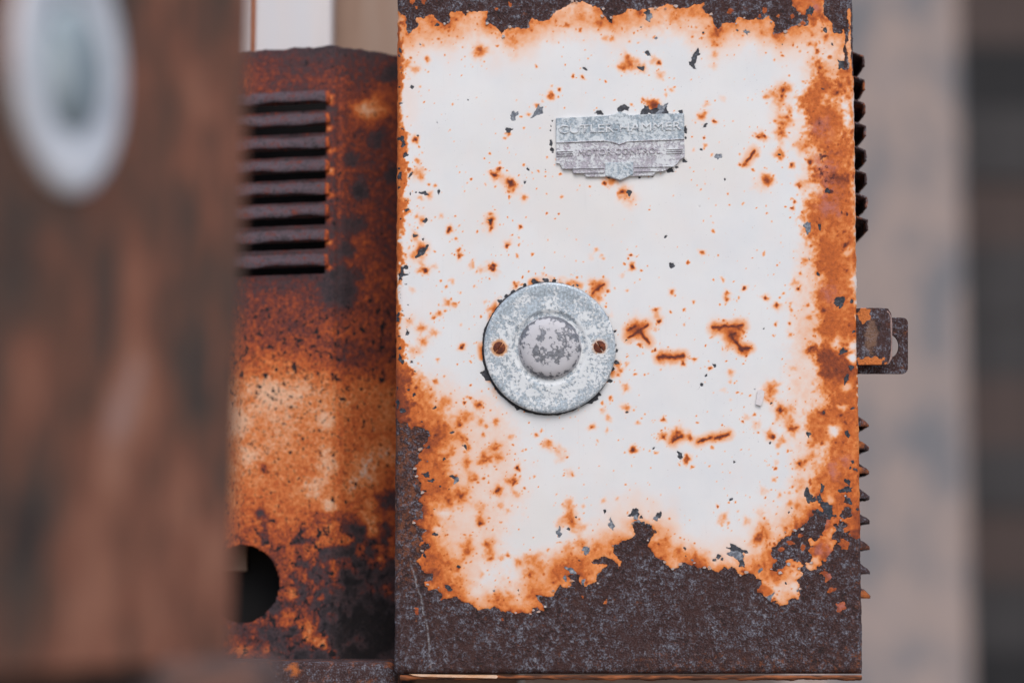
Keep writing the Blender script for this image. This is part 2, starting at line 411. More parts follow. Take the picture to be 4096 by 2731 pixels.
top_edge = crop(*A_, [(215,115),(245,140),(275,165),(265,210),(290,285),(330,255),(360,235),(355,150),(385,155),(430,150),(465,128),(500,122),(515,165),(560,190),(600,210),(645,195),(650,100),(690,92),(740,105),(775,130),(800,95),(870,98),(930,88),(965,95),(970,130),(950,185),(970,215),(1010,222),(1045,230),(1065,270),(1085,288),(1105,250),(1150,235),(1185,240),(1215,238),(1255,255),(1310,240),(1320,190),(1345,150),(1385,180),(1440,180),(1480,165),(1530,120),(1545,90),(1600,75),(1650,45),(1700,20),(1740,18),(1780,5),(1830,35),(1890,55),(1940,85),(1965,130),(1985,165),(2025,190),(2030,130),(2080,128),(2140,110),(2160,75)]) \
    + crop(*B_, [(20,75),(80,82),(110,95),(180,80),(200,95),(200,75),(260,75),(310,60),(345,35),(385,45),(430,60),(475,70),(540,60),(590,40),(640,35),(690,15),(660,70),(680,115),(720,125),(755,155),(765,200),(795,255),(830,235),(835,205),(890,200),(940,195),(960,150),(1005,150),(1030,170),(1085,175),(1120,155),(1160,165),(1220,135),(1245,170),(1275,200),(1280,240),(1265,280),(1310,285),(1380,255),(1430,225),(1500,215),(1560,215),(1575,170),(1560,135),(1500,120),(1470,80),(1440,50),(1425,0)])
bare_top = [(1380, -500), (1380, 30), (1588, 45)] + top_edge + [(3170, -40), (3120, -120), (3200, -200), (3640, -260), (3640, -500)]
bare_tr = crop(*B_, [(1720,-140),(1690,-40),(1710,0),(1700,110),(1730,150),(1770,200),(1780,285),(1860,290),(1870,250),(1885,330),(1865,430),(1880,520),(1870,600),(1910,590),(1905,470),(1890,400),(1910,330),(1920,250),(1895,160),(1900,90),(1925,70),(1940,120),(1940,300),(1950,640),(2200,640),(2200,-140)])
bottom_edge = crop(*E_, [(150,540),(190,590),(215,600),(300,650),(400,650),(470,690),(440,790),(420,830),(390,850),(385,960),(350,1010),(350,1070),(375,1150),(400,1200),(500,1190),(420,1220),(395,1290),(430,1370),(430,1430)]) \
    + crop(*G_, [(425,170),(340,195),(375,230),(440,255),(400,300),(410,370),(470,390),(415,420),(430,480),(365,550),(385,585),(440,630),(490,620),(490,690),(410,690),(445,740),(450,770),(530,755),(575,800),(570,840),(620,840),(690,828),(760,860),(830,890),(875,940),(910,925),(965,915),(980,935),(1015,912),(1060,935),(1110,965),(1150,945),(1200,965),(1260,960),(1335,970),(1350,930),(1380,920),(1400,945),(1445,940),(1440,900),(1400,860),(1365,815),(1420,805),(1460,830),(1540,820),(1550,770),(1580,735),(1620,750),(1660,740),(1680,700),(1660,650),(1740,635),(1745,700),(1790,740),(1840,710),(1900,710),(1900,640),(1940,580),(1985,560),(1950,540),(1870,545),(1855,520),(1900,500),(1960,470),(2010,500),(2060,530),(2080,580),(2110,520),(2045,450),(2050,390),(2110,350)]) \
    + crop(*H_, [(50,330),(90,290),(70,240),(60,200),(120,190),(180,210),(240,240),(270,270),(240,290),(210,340),(190,390),(230,440),(285,500),(330,510),(350,550),(410,590),(450,570),(480,530),(540,540),(590,550),(620,580),(680,565),(720,590),(800,610),(850,560),(880,590),(930,570),(990,640),(1050,615),(1110,640),(1180,690),(1150,740),(1170,790),(1210,820),(1240,860),(1300,870),(1360,880),(1395,885),(1420,820),(1480,850),(1500,820),(1490,740),(1480,690),(1500,640),(1480,570),(1450,520),(1400,540),(1330,600),(1260,590),(1275,550),(1260,400),(1330,370),(1390,270),(1450,260),(1500,240),(1550,180),(1620,110),(1700,120),(1740,150),(1690,270),(1660,330),(1600,340),(1610,480),(1590,540),(1570,580),(1640,610),(1680,520),(1720,470),(1790,430),(1800,360),(1750,350),(1780,260),(1800,200),(1840,170),(1840,120),(1870,60),(1895,-40),(1920,60),(1920,120),(1900,180),(1890,260),(1960,300),(2030,330),(2100,340)])
bare_bot = [(1380, 1650)] + bottom_edge + [(3640, 2160), (3640, 2900), (1380, 2900)]
bare = np.maximum(np.maximum(R.poly(bare_top), R.poly(bare_bot)), R.poly(bare_tr))
frag = 8 + 26 * sstep(2900, 3100, R.X) * sstep(1900, 2050, R.Y) * sstep(2480, 2350, R.Y) + 24 * sstep(1740, 1680, R.X) * sstep(1560, 1640, R.Y) * sstep(2350, 2200, R.Y)
bare = bare + frag * (np.clip((fbm(R.X, R.Y, 1 / 20, 45, 4) - .5) * 1.8, -.6, .6)) - .12 * (frag - 8)

# wide stains with soft borders
mid2 = np.clip((fbm(R.X, R.Y * .8, 1 / 75, 41, 3) - .5) * 1.7 + .5, 0, 1)
def soft_area(pts, amp, edge, nz=.34):
    d = R.poly(pts, 160, 1.6)
    a = sstep(-edge, edge, d + 70 * (mid - .5) + 26 * (finer - .5)) * amp * (1 - nz + 2 * nz * (.5 * mid2 + .5 * finer))
    return np.clip(a, 0, .66)
areas = [
    (crop(*B_, [(1665,515),(1625,590),(1600,690),(1570,760),(1500,840),(1510,900),(1560,960),(1570,1050),(1550,1150),(1630,1250),(1650,1350),(1620,1450),(1600,1561),(1990,1561),(1960,1280),(1935,1150),(1900,1000),(1870,920),(1790,900),(1700,870),(1720,820),(1850,840),(1800,760),(1720,680),(1725,590)]), .66, 26),
    (crop(*D_, [(1520,-20),(1530,100),(1440,200),(1430,300),(1400,400),(1480,480),(1480,560),(1490,700),(1530,800),(1530,880),(1480,960),(1490,1050),(1540,1120),(1500,1200),(1560,1280),(1450,1350),(1480,1460),(1540,1568),(1840,1568),(1840,1440),(1830,1330),(1830,1200),(1820,1100),(1820,-20)]), .66, 28),
    (crop(*F_, [(1600,0),(1640,120),(1700,200),(1660,260),(1700,350),(1760,380),(1680,470),(1560,520),(1540,680),(1600,740),(1600,800),(1720,820),(1680,900),(1640,1000),(1650,1130),(1600,1200),(1600,1300),(1550,1400),(1500,1480),(1400,1561),(2150,1561),(2150,0),(2000,0)]), .62, 28),
    (crop(*B_, [(1840,610),(1920,600),(1960,700),(1990,1100),(1935,1120),(1905,960),(1880,760)]), .54, 16),
    (crop(*B_, [(1425,-60),(1470,80),(1560,130),(1600,200),(1720,160),(1700,100),(1710,-60)]), .54, 20),
    (crop(*E_, [(100,200),(300,190),(400,260),(410,420),(520,520),(640,580),(700,700),(600,800),(540,900),(600,1000),(660,1100),(640,1250),(540,1330),(460,1400),(430,1561),(100,1561)]), .55, 42),
    (crop(*G_, [(300,0),(500,0),(560,200),(540,420),(600,560),(700,700),(760,800),(500,800),(330,600)]), .34, 46),
    ([(1600, 1480), (1760, 1540), (1960, 1600), (2060, 1750), (2080, 1950), (2030, 2150), (2010, 2330), (1900, 2420), (1640, 2320)], .15, 100),
    ([(2020, 2330), (2150, 2240), (2330, 2200), (2420, 2160), (2440, 2260), (2300, 2340), (2130, 2400)], .26, 60),
    ([(2600, 2170), (2800, 2230), (3000, 2260), (3120, 2180), (3160, 2330), (2900, 2300), (2680, 2250)], .26, 50),
    ([(3250, 250), (3400, 250), (3420, 2150), (3180, 2150), (3190, 1750), (3160, 1400), (3230, 900), (3200, 600)], .20, 70),
    ([(1600, 30), (2000, 60), (2500, 40), (3000, 90), (3380, 90), (3400, 190), (2900, 150), (2400, 110), (1900, 150), (1620, 170)], .20, 60),
    ([(1380, 40), (1612, 90), (1608, 400), (1622, 520), (1628, 700), (1612, 900), (1602, 1100), (1600, 1250), (1614, 1400), (1640, 1500), (1640, 1700), (1380, 1700)], .72, 9),
]
for pts, amp, edge in areas: screen(stain, (slice(None), slice(None)), soft_area(pts, amp, edge))
# orange bloom along the edge of the lost paint
dout = np.clip(-bare, 0, 200)
halo = (.16 * np.exp(-dout / 22) * (.2 + 1.6 * finer) + .34 * np.exp(-dout / 52) * (.35 + 1.0 * mid2) + .08 * np.exp(-dout / 110)) * np.where(R.Y > 1500, 1.0, .92)
screen(stain, (slice(None), slice(None)), halo)
edge_d = np.minimum(np.minimum(R.X - 1585, 3440 - R.X), 400)
screen(stain, (slice(None), slice(None)), np.clip((.09 * np.exp(-dout / 120) + .07 * np.exp(-np.clip(edge_d, 0, 400) / 70)) * (.2 + 1.5 * mid2), 0, .4))

# o soft stain  b rust spot with dark core  d chip to dark metal  g chip to grey metal  l rusted scratch  w cleaner paint  p pinkish primer  i paint island
marks = {
A_: "o 910 445 58 .55|b 905 440 26 .3|o 870 430 45 .4|o 1160 300 110 .30|o 1190 380 60 .35|o 1180 480 55 .16 .5|o 455 515 26 .75|o 270 545 35 .55|o 340 590 40 .42|o 410 390 12 .5|b 1692 655 15|b 1768 658 18|b 1505 820 32|b 1578 770 18|o 1390 905 22 .7|o 1437 868 12 .6|g 1405 955 38|g 1190 985 30|o 1305 975 18 .7|d 1140 1108 22|o 1140 1140 24 .7|o 1105 1180 14 .7|o 1210 862 10 .4|b 980 1310 12|b 940 1355 8|o 1070 1390 15 .7|b 1060 1445 25|b 1025 1490 38|o 1040 1500 50 .4|d 1300 1445 13|d 1803 590 15|o 2120 575 45 .7|o 2200 540 60 .42|o 2280 580 50 .45|d 2270 580 18|o 2165 495 25 .5|d 308 748 14|d 290 495 8|d 225 568 11|d 232 625 10|d 797 857 9|d 718 850 6|d 830 775 5|d 520 1047 6|d 597 985 6|b 340 1190 25|o 345 1200 35 .5|d 357 1160 10|o 370 1375 28 .6|o 355 1470 50 .5|o 390 1510 40 .5|d 305 1495 14|d 260 1330 22|d 215 1500 18|d 530 210 18|g 330 200 32|g 560 150 16|i 1155 40 20|i 360 60 10|i 1035 82 12|i 320 10 20|i 410 5 26|d 205 430 22|d 200 480 14|d 205 740 10|d 205 1000 9|d 225 880 12|d 240 1100 13|d 215 1185 26|d 240 1240 16|d 205 1440 14|o 1640 220 26 .6|o 1900 210 50 .5|o 1770 150 70 .3|o 2030 330 26 .6|o 1970 330 30 .35|o 2260 120 30 .5|o 480 170 40 .4|o 720 140 60 .35",
B_: "d 612 455 20|d 590 500 24|d 568 550 26|d 585 575 12|d 190 453 17|b 295 540 26|o 240 510 40 .5|o 300 640 45 .42|o 30 540 60 .5|o 40 358 14 .6|o 400 780 25 .55|o 425 750 12 .6|o 345 820 20 .35|o 150 855 18 .6|o 235 890 55 .75|d 175 948 34|g 300 950 40|d 240 965 26|o 430 150 70 .45|o 590 110 60 .4|o 780 290 46 .7|o 770 380 40 .5|o 765 470 38 .36|o 760 560 38 .2|o 800 250 50 .5|o 1180 290 32 .6|o 1320 310 55 .55|o 1600 300 22 .65|o 1720 330 30 .6|o 1590 380 26 .6|o 1635 385 20 .6|b 1645 440 24|g 1043 272 18|g 200 150 28|d 195 110 22|d 1712 265 20|d 1590 90 30|d 1765 380 10|o 1320 820 95 .62|o 1375 770 50 .55|b 1355 775 17|b 1340 825 14|o 1215 825 30 .6|o 1350 1040 75 .6|o 1330 1150 65 .62|o 1400 940 40 .55|b 1385 1005 22|o 1320 1320 55 .7|d 1318 1320 14|b 1320 1100 22|o 660 990 42 .7|o 690 895 30 .4|b 765 1042 22|d 683 1073 14|b 677 1180 12|o 683 1250 20 .55|o 585 1290 18 .3|o 740 1325 14 .45|o 1130 1330 22 .55|o 1170 1165 52 .65|b 1145 1180 20|b 1200 1165 14|l 1040 1380 1100 1300 8|b 1025 1405 22|b 980 1408 14|g 797 1335 26|o 1430 1420 30 .6|b 1430 1415 16|o 1215 1530 48 .75|o 1490 1240 60 .35|o 1530 1260 50 .45|b 1580 1385 28|o 1090 850 8 .5|o 830 850 40 .12|b 1662 1045 24|d 1690 765 12|b 1670 580 20|p 1680 1100 120|p 1720 1400 130|p 1620 60 70|c 1690 1340 60|c 1700 1450 70|c 1730 1290 30|c 1780 1520 50|i 910 97 22|i 1200 85 20|i 1310 145 10|i 1155 140 14|d 1855 555 34|g 1845 560 20|w 1900 1010 45 .7|w 1880 900 50 .6|d 1870 580 18|i 1435 140 18|i 1520 190 20|b 1820 800 18",
C_: "b 1155 70 45|o 1155 75 60 .4|b 1280 200 30|o 1160 130 90 .13|b 1247 443 20|b 990 400 45|d 975 390 12|b 995 465 20|o 985 330 18 .7|o 985 420 100 .14|b 632 470 30|o 697 548 16 .7|b 720 690 26|o 715 640 20 .7|o 830 770 30 .5|b 1008 790 45|b 1130 615 20|o 1140 590 45 .22|o 1230 540 10 .6|o 1235 600 12 .6|o 910 810 40 .3|o 1595 190 14 .6|b 1833 105 10|b 1965 75 14|o 2000 50 60 .4|o 2130 150 60 .6|d 2180 157 22|b 2110 150 18|o 2180 200 80 .25|o 1890 640 25 .45|o 1940 690 20 .45|o 1960 720 16 .45|o 1850 700 40 .15|b 2195 688 18|b 2172 720 10|b 2200 785 30|o 2157 995 14 .6|o 2110 860 25 .25|o 1430 835 20 .25|o 1895 960 66 .75|l 1860 1010 1960 935 7|o 2240 1310 90 .62|l 2165 1320 2230 1285 9|l 2170 1390 2330 1285 8|l 2265 1335 2340 1430 9|d 415 155 20|d 350 145 10|d 300 160 8|o 460 170 40 .4|d 545 140 16|o 515 90 18 .7|o 460 80 14 .6|o 390 195 22 .5|d 270 295 14|o 280 210 18 .6|d 260 210 8|d 430 395 20|o 400 390 40 .5|o 350 355 20 .6|o 568 355 20 .6|d 335 515 16|d 412 550 15|o 340 520 40 .4|d 340 468 8|d 410 655 34|b 395 640 40|o 400 640 70 .55|o 330 690 40 .4|b 440 815 32|o 390 820 30 .6|o 400 760 30 .5|o 520 780 25 .35|o 510 660 10 .6|d 225 800 20|d 222 850 24|d 218 890 14|d 260 785 18|d 293 842 8|d 252 937 8|d 265 942 8|d 225 1025 7|d 222 1055 7|d 285 1112 8|d 238 1155 9|d 300 1225 9|d 275 1345 18|d 190 1190 22|d 180 1230 20|d 205 1370 14|d 215 1480 14|d 255 1200 8|o 660 905 32 .45|l 660 945 640 920 4|o 605 950 15 .6|o 850 948 10 .6|b 1195 915 14|b 1210 950 14|o 1200 935 35 .4|o 735 1012 12 .7|o 610 1090 35 .7|o 675 1110 32 .7|o 600 1160 14 .75|o 550 1190 30 .7|o 500 1222 20 .75|o 735 1280 18 .3|b 740 1468 28|o 400 1310 45 .6|o 505 1350 40 .4|o 420 1425 50 .55|o 300 1250 40 .3|o 340 1500 60 .5|o 320 980 30 .25|d 205 0 20|d 200 110 16|d 215 370 14|d 190 500 10|o 940 1080 20 .3|o 970 1150 24 .35",
D_: "b 605 610 22|d 368 705 20|o 762 815 20 .55|b 933 887 20|b 795 930 24|b 793 970 20|b 365 920 24|b 545 997 10|b 1107 955 24|o 1190 1030 40 .4|b 1190 1025 18|o 1330 845 35 .5|b 1362 885 20|o 1240 925 12 .6|b 1180 1165 14|o 1450 1115 22 .6|o 1490 1215 20 .5|b 1285 1158 14|o 1290 1250 20 .4|d 1090 1203 6|o 1115 40 42 .75|o 1060 80 80 .12|b 1365 80 24|o 1400 90 50 .35|b 1325 215 16|b 1318 265 16|b 1118 297 8|o 1410 680 32 .5|o 1375 770 16 .6|d 780 42 10|d 585 248 6|b 245 1055 22|b 270 1150 25|o 255 1100 40 .3|o 240 1210 20 .4|l 690 1195 925 1175 9|l 810 1260 860 1235 7|l 820 1255 920 1370 10|l 920 1370 975 1355 10|o 730 1205 60 .5|o 830 1205 70 .5|o 900 1195 40 .5|o 850 1280 75 .6|o 940 1375 40 .55|b 950 1425 12|o 765 1365 12 .45|l 260 1430 460 1415 12|o 290 1430 50 .55|o 370 1425 55 .55|o 440 1425 40 .5|b 233 1368 14|b 460 1475 20|b 548 1447 20|b 668 1518 16|d 703 1492 12|o 1450 1380 50 .5|b 1475 1355 16|o 1325 1520 20 .4|o 120 1335 18 .5|o 140 1400 10 .5|o 830 1540 30 .25|w 1660 1330 55 .7|w 1790 1350 50 .85|w 1800 1440 50 .8|w 1830 1000 22 .8|w 1835 1120 24 .8|w 1750 600 40 .5|w 1550 450 30 .3|d 1580 130 20|d 1528 395 20|g 1430 410 30|d 1675 985 32|d 1690 1015 20|d 1778 990 18|d 1515 775 14|d 1710 1385 22|d 1770 1505 16|d 1797 1225 14|b 1735 550 30|p 1580 200 120|p 1600 100 90|p 1640 280 70|p 1620 950 90|p 1560 880 60|c 1560 60 40|c 1680 300 40|c 1560 900 30|c 1740 310 24|c 1620 140 40|b 1560 1050 22|b 1720 450 18",
E_: "o 520 272 28 .7|o 530 90 20 .4|b 765 445 14|o 790 400 12 .6|o 470 390 55 .55|o 600 430 50 .45|d 510 488 16|b 890 470 25|o 885 460 45 .6|o 790 560 55 .55|o 720 620 55 .6|b 735 630 18|o 900 610 40 .45|o 950 650 20 .5|o 1040 615 35 .6|o 920 728 20 .65|o 1155 745 25 .4|o 560 700 80 .45|b 515 725 12|d 663 703 12|o 750 760 50 .6|o 640 860 60 .35|d 770 830 18|o 800 830 30 .6|o 1030 830 48 .7|o 940 930 60 .7|o 1050 910 45 .6|o 780 960 50 .65|b 1220 1008 24|o 560 960 90 .4|d 595 930 14|o 830 1085 55 .6|d 670 1080 18|g 700 1112 22|o 740 1230 75 .68|b 735 1245 22|o 640 1290 45 .6|b 1040 1190 30|o 1050 1190 50 .6|b 1190 1115 28|o 1180 1120 50 .5|o 1130 1110 30 .4|o 1200 1220 35 .45|o 1080 1330 35 .4|o 900 1340 45 .4|b 900 1480 26|o 895 1440 45 .5|o 1140 1370 20 .4|o 1380 730 20 .65|o 1420 692 16 .65|o 1480 805 50 .65|o 1500 780 25 .6|o 1570 850 60 .26|o 1590 920 60 .2|o 1860 655 32 .6|b 1860 655 10|o 1990 585 30 .5|o 2150 490 40 .6|o 2145 320 40 .55|b 2015 408 18|o 1950 510 35 .3|o 2210 850 30 .7|b 2210 850 14|d 2160 530 12|b 1685 1060 12|o 1670 1050 40 .3|o 1980 690 20 .35|o 2250 620 20 .35|o 1660 1340 60 .55|o 1670 1420 70 .6|o 1690 1470 50 .6|o 1590 1490 50 .4|o 1740 1530 70 .4|o 1780 1330 20 .4|o 1955 1290 25 .45|o 2070 1270 16 .35|d 1960 1383 12|d 2215 1385 26|g 2225 1400 20|g 2015 1490 26|d 2270 1418 12|d 235 100 20|d 210 70 22|d 320 95 12|d 345 190 9|d 190 320 16|d 290 340 14|d 340 380 16|d 235 510 20|d 195 450 22|d 455 830 16|d 440 1060 24|d 480 1110 20|d 560 1165 9|d 405 615 10|d 430 700 20|o 2060 130 26 .6|d 2060 115 16|o 2090 180 40 .45|o 2150 120 24 .4|o 2230 210 14 .6",
F_: "b 330 595 22|o 440 720 75 .65|b 430 760 20|b 440 700 16|l 405 775 475 740 9|b 553 760 26|o 550 730 40 .5|b 330 740 20|o 320 730 45 .5|l 625 790 730 745 12|b 805 740 26|l 770 745 885 715 10|o 70 850 32 .7|b 70 850 12|b 525 930 28|o 525 930 38 .5|d 470 895 20|d 462 915 12|b 575 990 16|d 250 850 10|o 262 880 16 .65|l 530 965 555 950 4|b 728 160 16|d 768 130 13|d 697 222 11|d 655 292 11|l 600 355 655 292 2|o 905 195 32 .28|o 905 260 20 .35|b 958 355 12|o 850 340 30 .16|o 905 420 14 .35|b 1010 605 12|o 1040 570 30 .25|o 1230 330 65 .6|o 1285 280 32 .6|o 1240 410 60 .5|d 1255 460 9|o 1340 530 75 .65|b 1330 520 28|o 1430 510 40 .4|o 1400 610 45 .5|b 1430 670 36|o 1430 670 55 .5|o 1240 720 42 .7|b 1270 740 26|o 1345 765 38 .6|o 1310 810 25 .4|d 1248 788 10|b 1150 708 9|o 1130 640 50 .2|o 1500 975 60 .72|b 1490 970 18|o 1600 900 50 .42|b 1293 1015 14|o 1300 960 30 .25|o 1275 1105 25 .45|o 1500 1150 60 .35|o 1180 1200 40 .28|o 1320 1240 25 .35|o 1480 1330 35 .5|o 1410 1310 30 .4|d 902 1270 14|b 793 1335 14|o 840 1430 42 .5|o 830 1480 25 .5|o 1040 1460 35 .35|o 1165 1390 40 .28|o 1190 1520 65 .55|o 960 1380 12 .45|d 290 1410 24|g 265 1440 20|d 75 1400 28|d 135 1418 14|g 85 1430 20|g 100 1490 34|d 140 1480 24|d 200 1530 44|d 1565 1245 40|i 1590 1270 12|d 1610 1275 20|d 1660 1255 22|d 1690 1165 20|d 1570 715 20|d 1910 725 28|d 1945 490 18|b 1690 540 34|d 1700 535 12|d 1890 240 26|d 1935 145 18|d 1870 15 24|d 1980 1020 16|d 1715 1340 44|d 1735 1410 36|d 1640 1440 60|d 1940 950 14|d 1930 1010 16|d 1910 1120 20|d 1900 1190 28|d 1910 1280 26|d 1880 1390 36|d 1430 1353 8|d 1400 1385 9|d 1428 1420 7|w 1950 60 40 .8|w 1790 690 65 .85|w 1860 490 38 .6|w 1890 320 55 .6|w 1760 1280 50 .45|w 2005 60 16 .9|w 2005 140 16 .9|w 2005 220 16 .9|w 2005 300 16 .9|w 2005 380 16 .9|w 2005 460 16 .9|p 1850 950 90|p 1800 1050 70|b 1885 620 16|b 1850 560 12|d 1990 1360 14",
G_: "o 790 390 65 .62|o 780 450 50 .58|o 700 530 50 .4|d 715 565 18|o 690 590 50 .6|o 620 530 40 .45|o 970 380 55 .6|o 990 460 50 .6|o 990 500 32 .65|o 1080 480 25 .5|b 1130 460 18|o 1330 500 80 .42|o 1330 640 60 .5|o 1220 530 40 .5|o 1400 560 65 .4|o 910 640 28 .65|o 1040 830 70 .6|o 1160 820 45 .45|o 1130 940 70 .35|o 1250 940 60 .35|o 1330 770 50 .4|o 1310 820 30 .5|o 1640 560 110 .4|o 1560 640 90 .4|o 1780 560 100 .45|o 1800 660 80 .5|o 1650 400 60 .3|o 1760 370 60 .4|o 1900 400 60 .4|o 560 560 110 .3|o 500 480 70 .45|o 640 720 80 .5|o 540 640 80 .4|d 625 745 26|d 515 290 16|l 515 285 640 250 2|g 1805 420 32|g 1570 270 26|d 1745 513 9|d 1420 295 6|d 1235 760 7|b 1585 553 10|o 1480 415 16 .5|d 450 385 20|d 420 470 18|w 960 680 120 .5|w 850 780 80 .4|w 540 250 50 .5|w 600 100 50 .5|w 1200 640 70 .4|i 360 960 22|i 360 930 14|i 1085 1015 14|i 1785 820 14|i 1975 870 12|g 1680 610 26|g 1630 670 18|g 1780 700 20|d 1660 240 14",
H_: "o 340 370 70 .5|o 250 400 60 .4|o 450 440 50 .5|o 600 500 100 .35|o 1180 300 80 .7|o 1140 340 55 .5|o 1100 560 80 .3|o 1210 500 90 .4|o 1300 660 90 .45|w 1440 740 70 .4|g 950 470 46|d 990 540 30|d 940 425 40|d 800 480 18|d 770 515 14|d 830 505 14|g 1155 600 18|d 520 467 8|p 1700 420 90|p 1750 200 70|p 1740 650 70|p 1850 900 60|i 1200 770 46|i 1850 905 42|i 1735 650 34|i 1770 760 26|i 1690 420 60|i 1620 430 40|i 1340 410 20|i 1420 360 22|i 1520 400 22|i 1500 300 16|i 1880 380 40|i 1990 280 50|i 1700 610 26|g 1530 860 30|g 1230 850 30",
}
for (x0, y0, s), txt in marks.items():
    for rec in txt.split('|'):
        q = rec.split(); k = q[0]; v = [float(a) for a in q[1:]]
        x, y = x0 + v[0] / s, y0 + v[1] / s
        if k == 'l':
            xb, yb = x0 + v[2] / s, y0 + v[3] / s; r = v[4] / s * .72
            w, d = R.seg(x, y, xb, yb, r + 70)
            screen(core, w, sstep(1.2 * r, .3 * r, d + 3.0 * (finer[w] - .45)) * .8 if r > 2 else sstep(3, .5, d) * .6)
            if r > 2: screen(stain, w, .60 * sstep(r * 3.4, r * .4, d) * (.5 + finer[w]) + .34 * sstep(40, 2, d))
            continue
        r = v[2] / s
        if k == 'o':
            w, d = R.dist(x, y, r)
            screen(stain, w, v[3] * .80 * sstep(1.25, .1, d / r) * (.30 + 1.25 * finer[w]))
            screen(stain, w, v[3] * .20 * sstep(2.1, .2, d / r))
        elif k == 'b':
            amp = v[3] if len(v) > 3 else 1.0
            w, d = R.dist(x, y, r)
            screen(stain, w, amp * (.74 * sstep(1.15, .2, d / r) * (.5 + .95 * finer[w]) + .20 * sstep(2.2, .4, d / r)))
            screen(core, w, amp * sstep(.8, .1, d / r) * sstep(.40, .62, finer[w]) * .85)
        elif k == 'c':
            w, d = R.dist(x, y, r)
            screen(core, w, .75 * sstep(1.2, .3, d / r) * sstep(.42, .62, fine[w]))
        elif k in 'dg':
            g = np.random.default_rng(int(x * 7 + y))
            w, d = R.dist(x, y, r * .95, g.uniform(1, 1.7), g.uniform(0, 180), 3, .8)
            f = (r * .95 - d)
            up = f > chip[w]
            chip[w] = np.where(up, f, chip[w]); tone[w] = np.where(up & (f > -8), .22 if k == 'd' else .62, tone[w])
        elif k == 'w':
            w, d = R.dist(x, y, r); stain[w] *= 1 - v[3] * sstep(1.3, .2, d / r)
        elif k == 'p':
            w, d = R.dist(x, y, r); screen(pink, w, sstep(1.2, .2, d / r))
        elif k == 'i':
            w, d = R.dist(x, y, r); bare[w] = np.minimum(bare[w], d - r); screen(stain, w, .55 * sstep(1.6, .8, d / r))
# dark, chipped gaps around the name plate and the button plate
BTN = (2199, 1391)
ang = np.arctan2(R.Y - BTN[1], R.X - BTN[0]); rr = np.hypot(R.X - BTN[0], R.Y - BTN[1])
ragged = 266 + 5 * (fbm(R.X, R.Y, 1 / 26, 71) - .35) * 2 + 6 * np.cos(ang - 2.6)
ring = np.minimum(ragged - rr, 20)
up = ring > chip; chip = np.where(up, ring, chip); tone = np.where(up, .12, tone)
screen(stain, (slice(None), slice(None)), .7 * sstep(300, 268, rr) * sstep(.5, .75, fbm(R.X, R.Y, 1 / 70, 73)))
ringmarks = "d 660 115 30|d 760 105 28|d 850 110 26|d 560 150 24|d 440 215 22|d 370 265 24|d 300 315 26|d 200 560 24|d 150 640 18|d 160 1050 42|d 180 1090 40|d 470 1385 30|d 900 1440 24|d 980 1430 18|d 1220 1325 36|d 1270 1285 36|d 1310 1260 26|d 1410 1130 24|d 1440 1010 22|d 1475 940 26|d 1465 760 22|d 1480 820 20|d 1460 620 20|d 1040 160 12|d 1390 470 14|d 260 1190 14"
platemarks = "d 325 400 12|d 340 340 14|d 322 460 10|d 335 620 22|d 350 690 24|d 355 740 14|d 325 590 12|d 940 225 26|d 965 240 18|d 890 240 10|d 1230 175 26|d 1280 155 30|d 1200 185 18|d 1540 205 40|d 1700 205 46|d 1780 220 36|d 1660 235 34|d 1985 220 24|d 2040 430 24|d 2042 470 18|d 2030 550 12|d 2030 840 22|d 1940 920 18|d 1850 955 32|d 1560 1055 10|d 1630 1050 10|d 1450 1050 14|o 1620 110 60 .7|o 1650 160 50 .6|d 2290 385 18|d 1080 1050 22|o 1010 1130 20 .7|o 1110 1110 40 .45"
for (x0, y0, s), txt in (((1880, 1080, 2.53), ringmarks), ((2100, 380, 3.178), platemarks)):
    for rec in txt.split('|'):
        q = rec.split(); v = [float(a) for a in q[1:]]; x, y, r = x0 + v[0] / s, y0 + v[1] / s, v[2] / s * (1.15 if s > 3 else .85)
        w, d = R.dist(x, y, r, 1.25, 70 if s > 3 and (x < 2225 or x > 2735) else 5)
        if q[0] == 'o': screen(stain, w, v[3] * sstep(1.35, .15, d / r) * (.62 + .76 * fine[w]))
        else:
            f = r - d; up = f > chip[w]; chip[w] = np.where(up, f, chip[w]); tone[w] = np.where(up & (f > -8), .15, tone[w])
# fine scatter of tiny rust specks, denser near the stained zones
rs = np.random.default_rng(11)
dens = 1 - np.exp(-2.2 * np.clip(stain, 0, 1)); 
for k in range(5200):
    x = rs.uniform(1600, 3440); y = rs.uniform(40, 2560)
    i = int((y - R.y0) / 3); j = int((x - R.x0) / 3)
    near = max(stain[max(0, i - 12), j], stain[min(i + 12, stain.shape[0] - 1), j], stain[i, max(0, j - 12)], stain[i, j + 12])
    if rs.random() > .09 + 1.5 * near * (1.5 if x < 2150 and y > 1450 else 1) or bare[i, j] > -6: continue
    r = float(rs.choice([1.8, 2.5, 3.4, 5, 7], p=[.40, .3, .18, .09, .03]))
    w, d = R.dist(x, y, r)
    screen(stain, w, rs.uniform(.35, .8) * sstep(1.5, .3, d / r))
for k in range(260):                                # loose flakes and pits beside the big losses
    x = rs.uniform(1590, 3440); y = rs.uniform(20, 2560); i = int((y - R.y0) / 3); j = int((x - R.x0) / 3)
    if not (-70 < bare[i, j] < -5) and rs.random() > .07: continue
    r = float(rs.uniform(2.0, 6.5)); w, d = R.dist(x, y, r); f = r - d; up = f > chip[w]
    chip[w] = np.where(up, f, chip[w]); tone[w] = np.where(up & (f > -8), rs.choice([.2, .3, .65]), tone[w])
bor = sstep(1760, 1640, R.X) * sstep(1600, 1700, R.Y) * sstep(2500, 2200, R.Y) + .5 * sstep(3380, 3440, R.X)
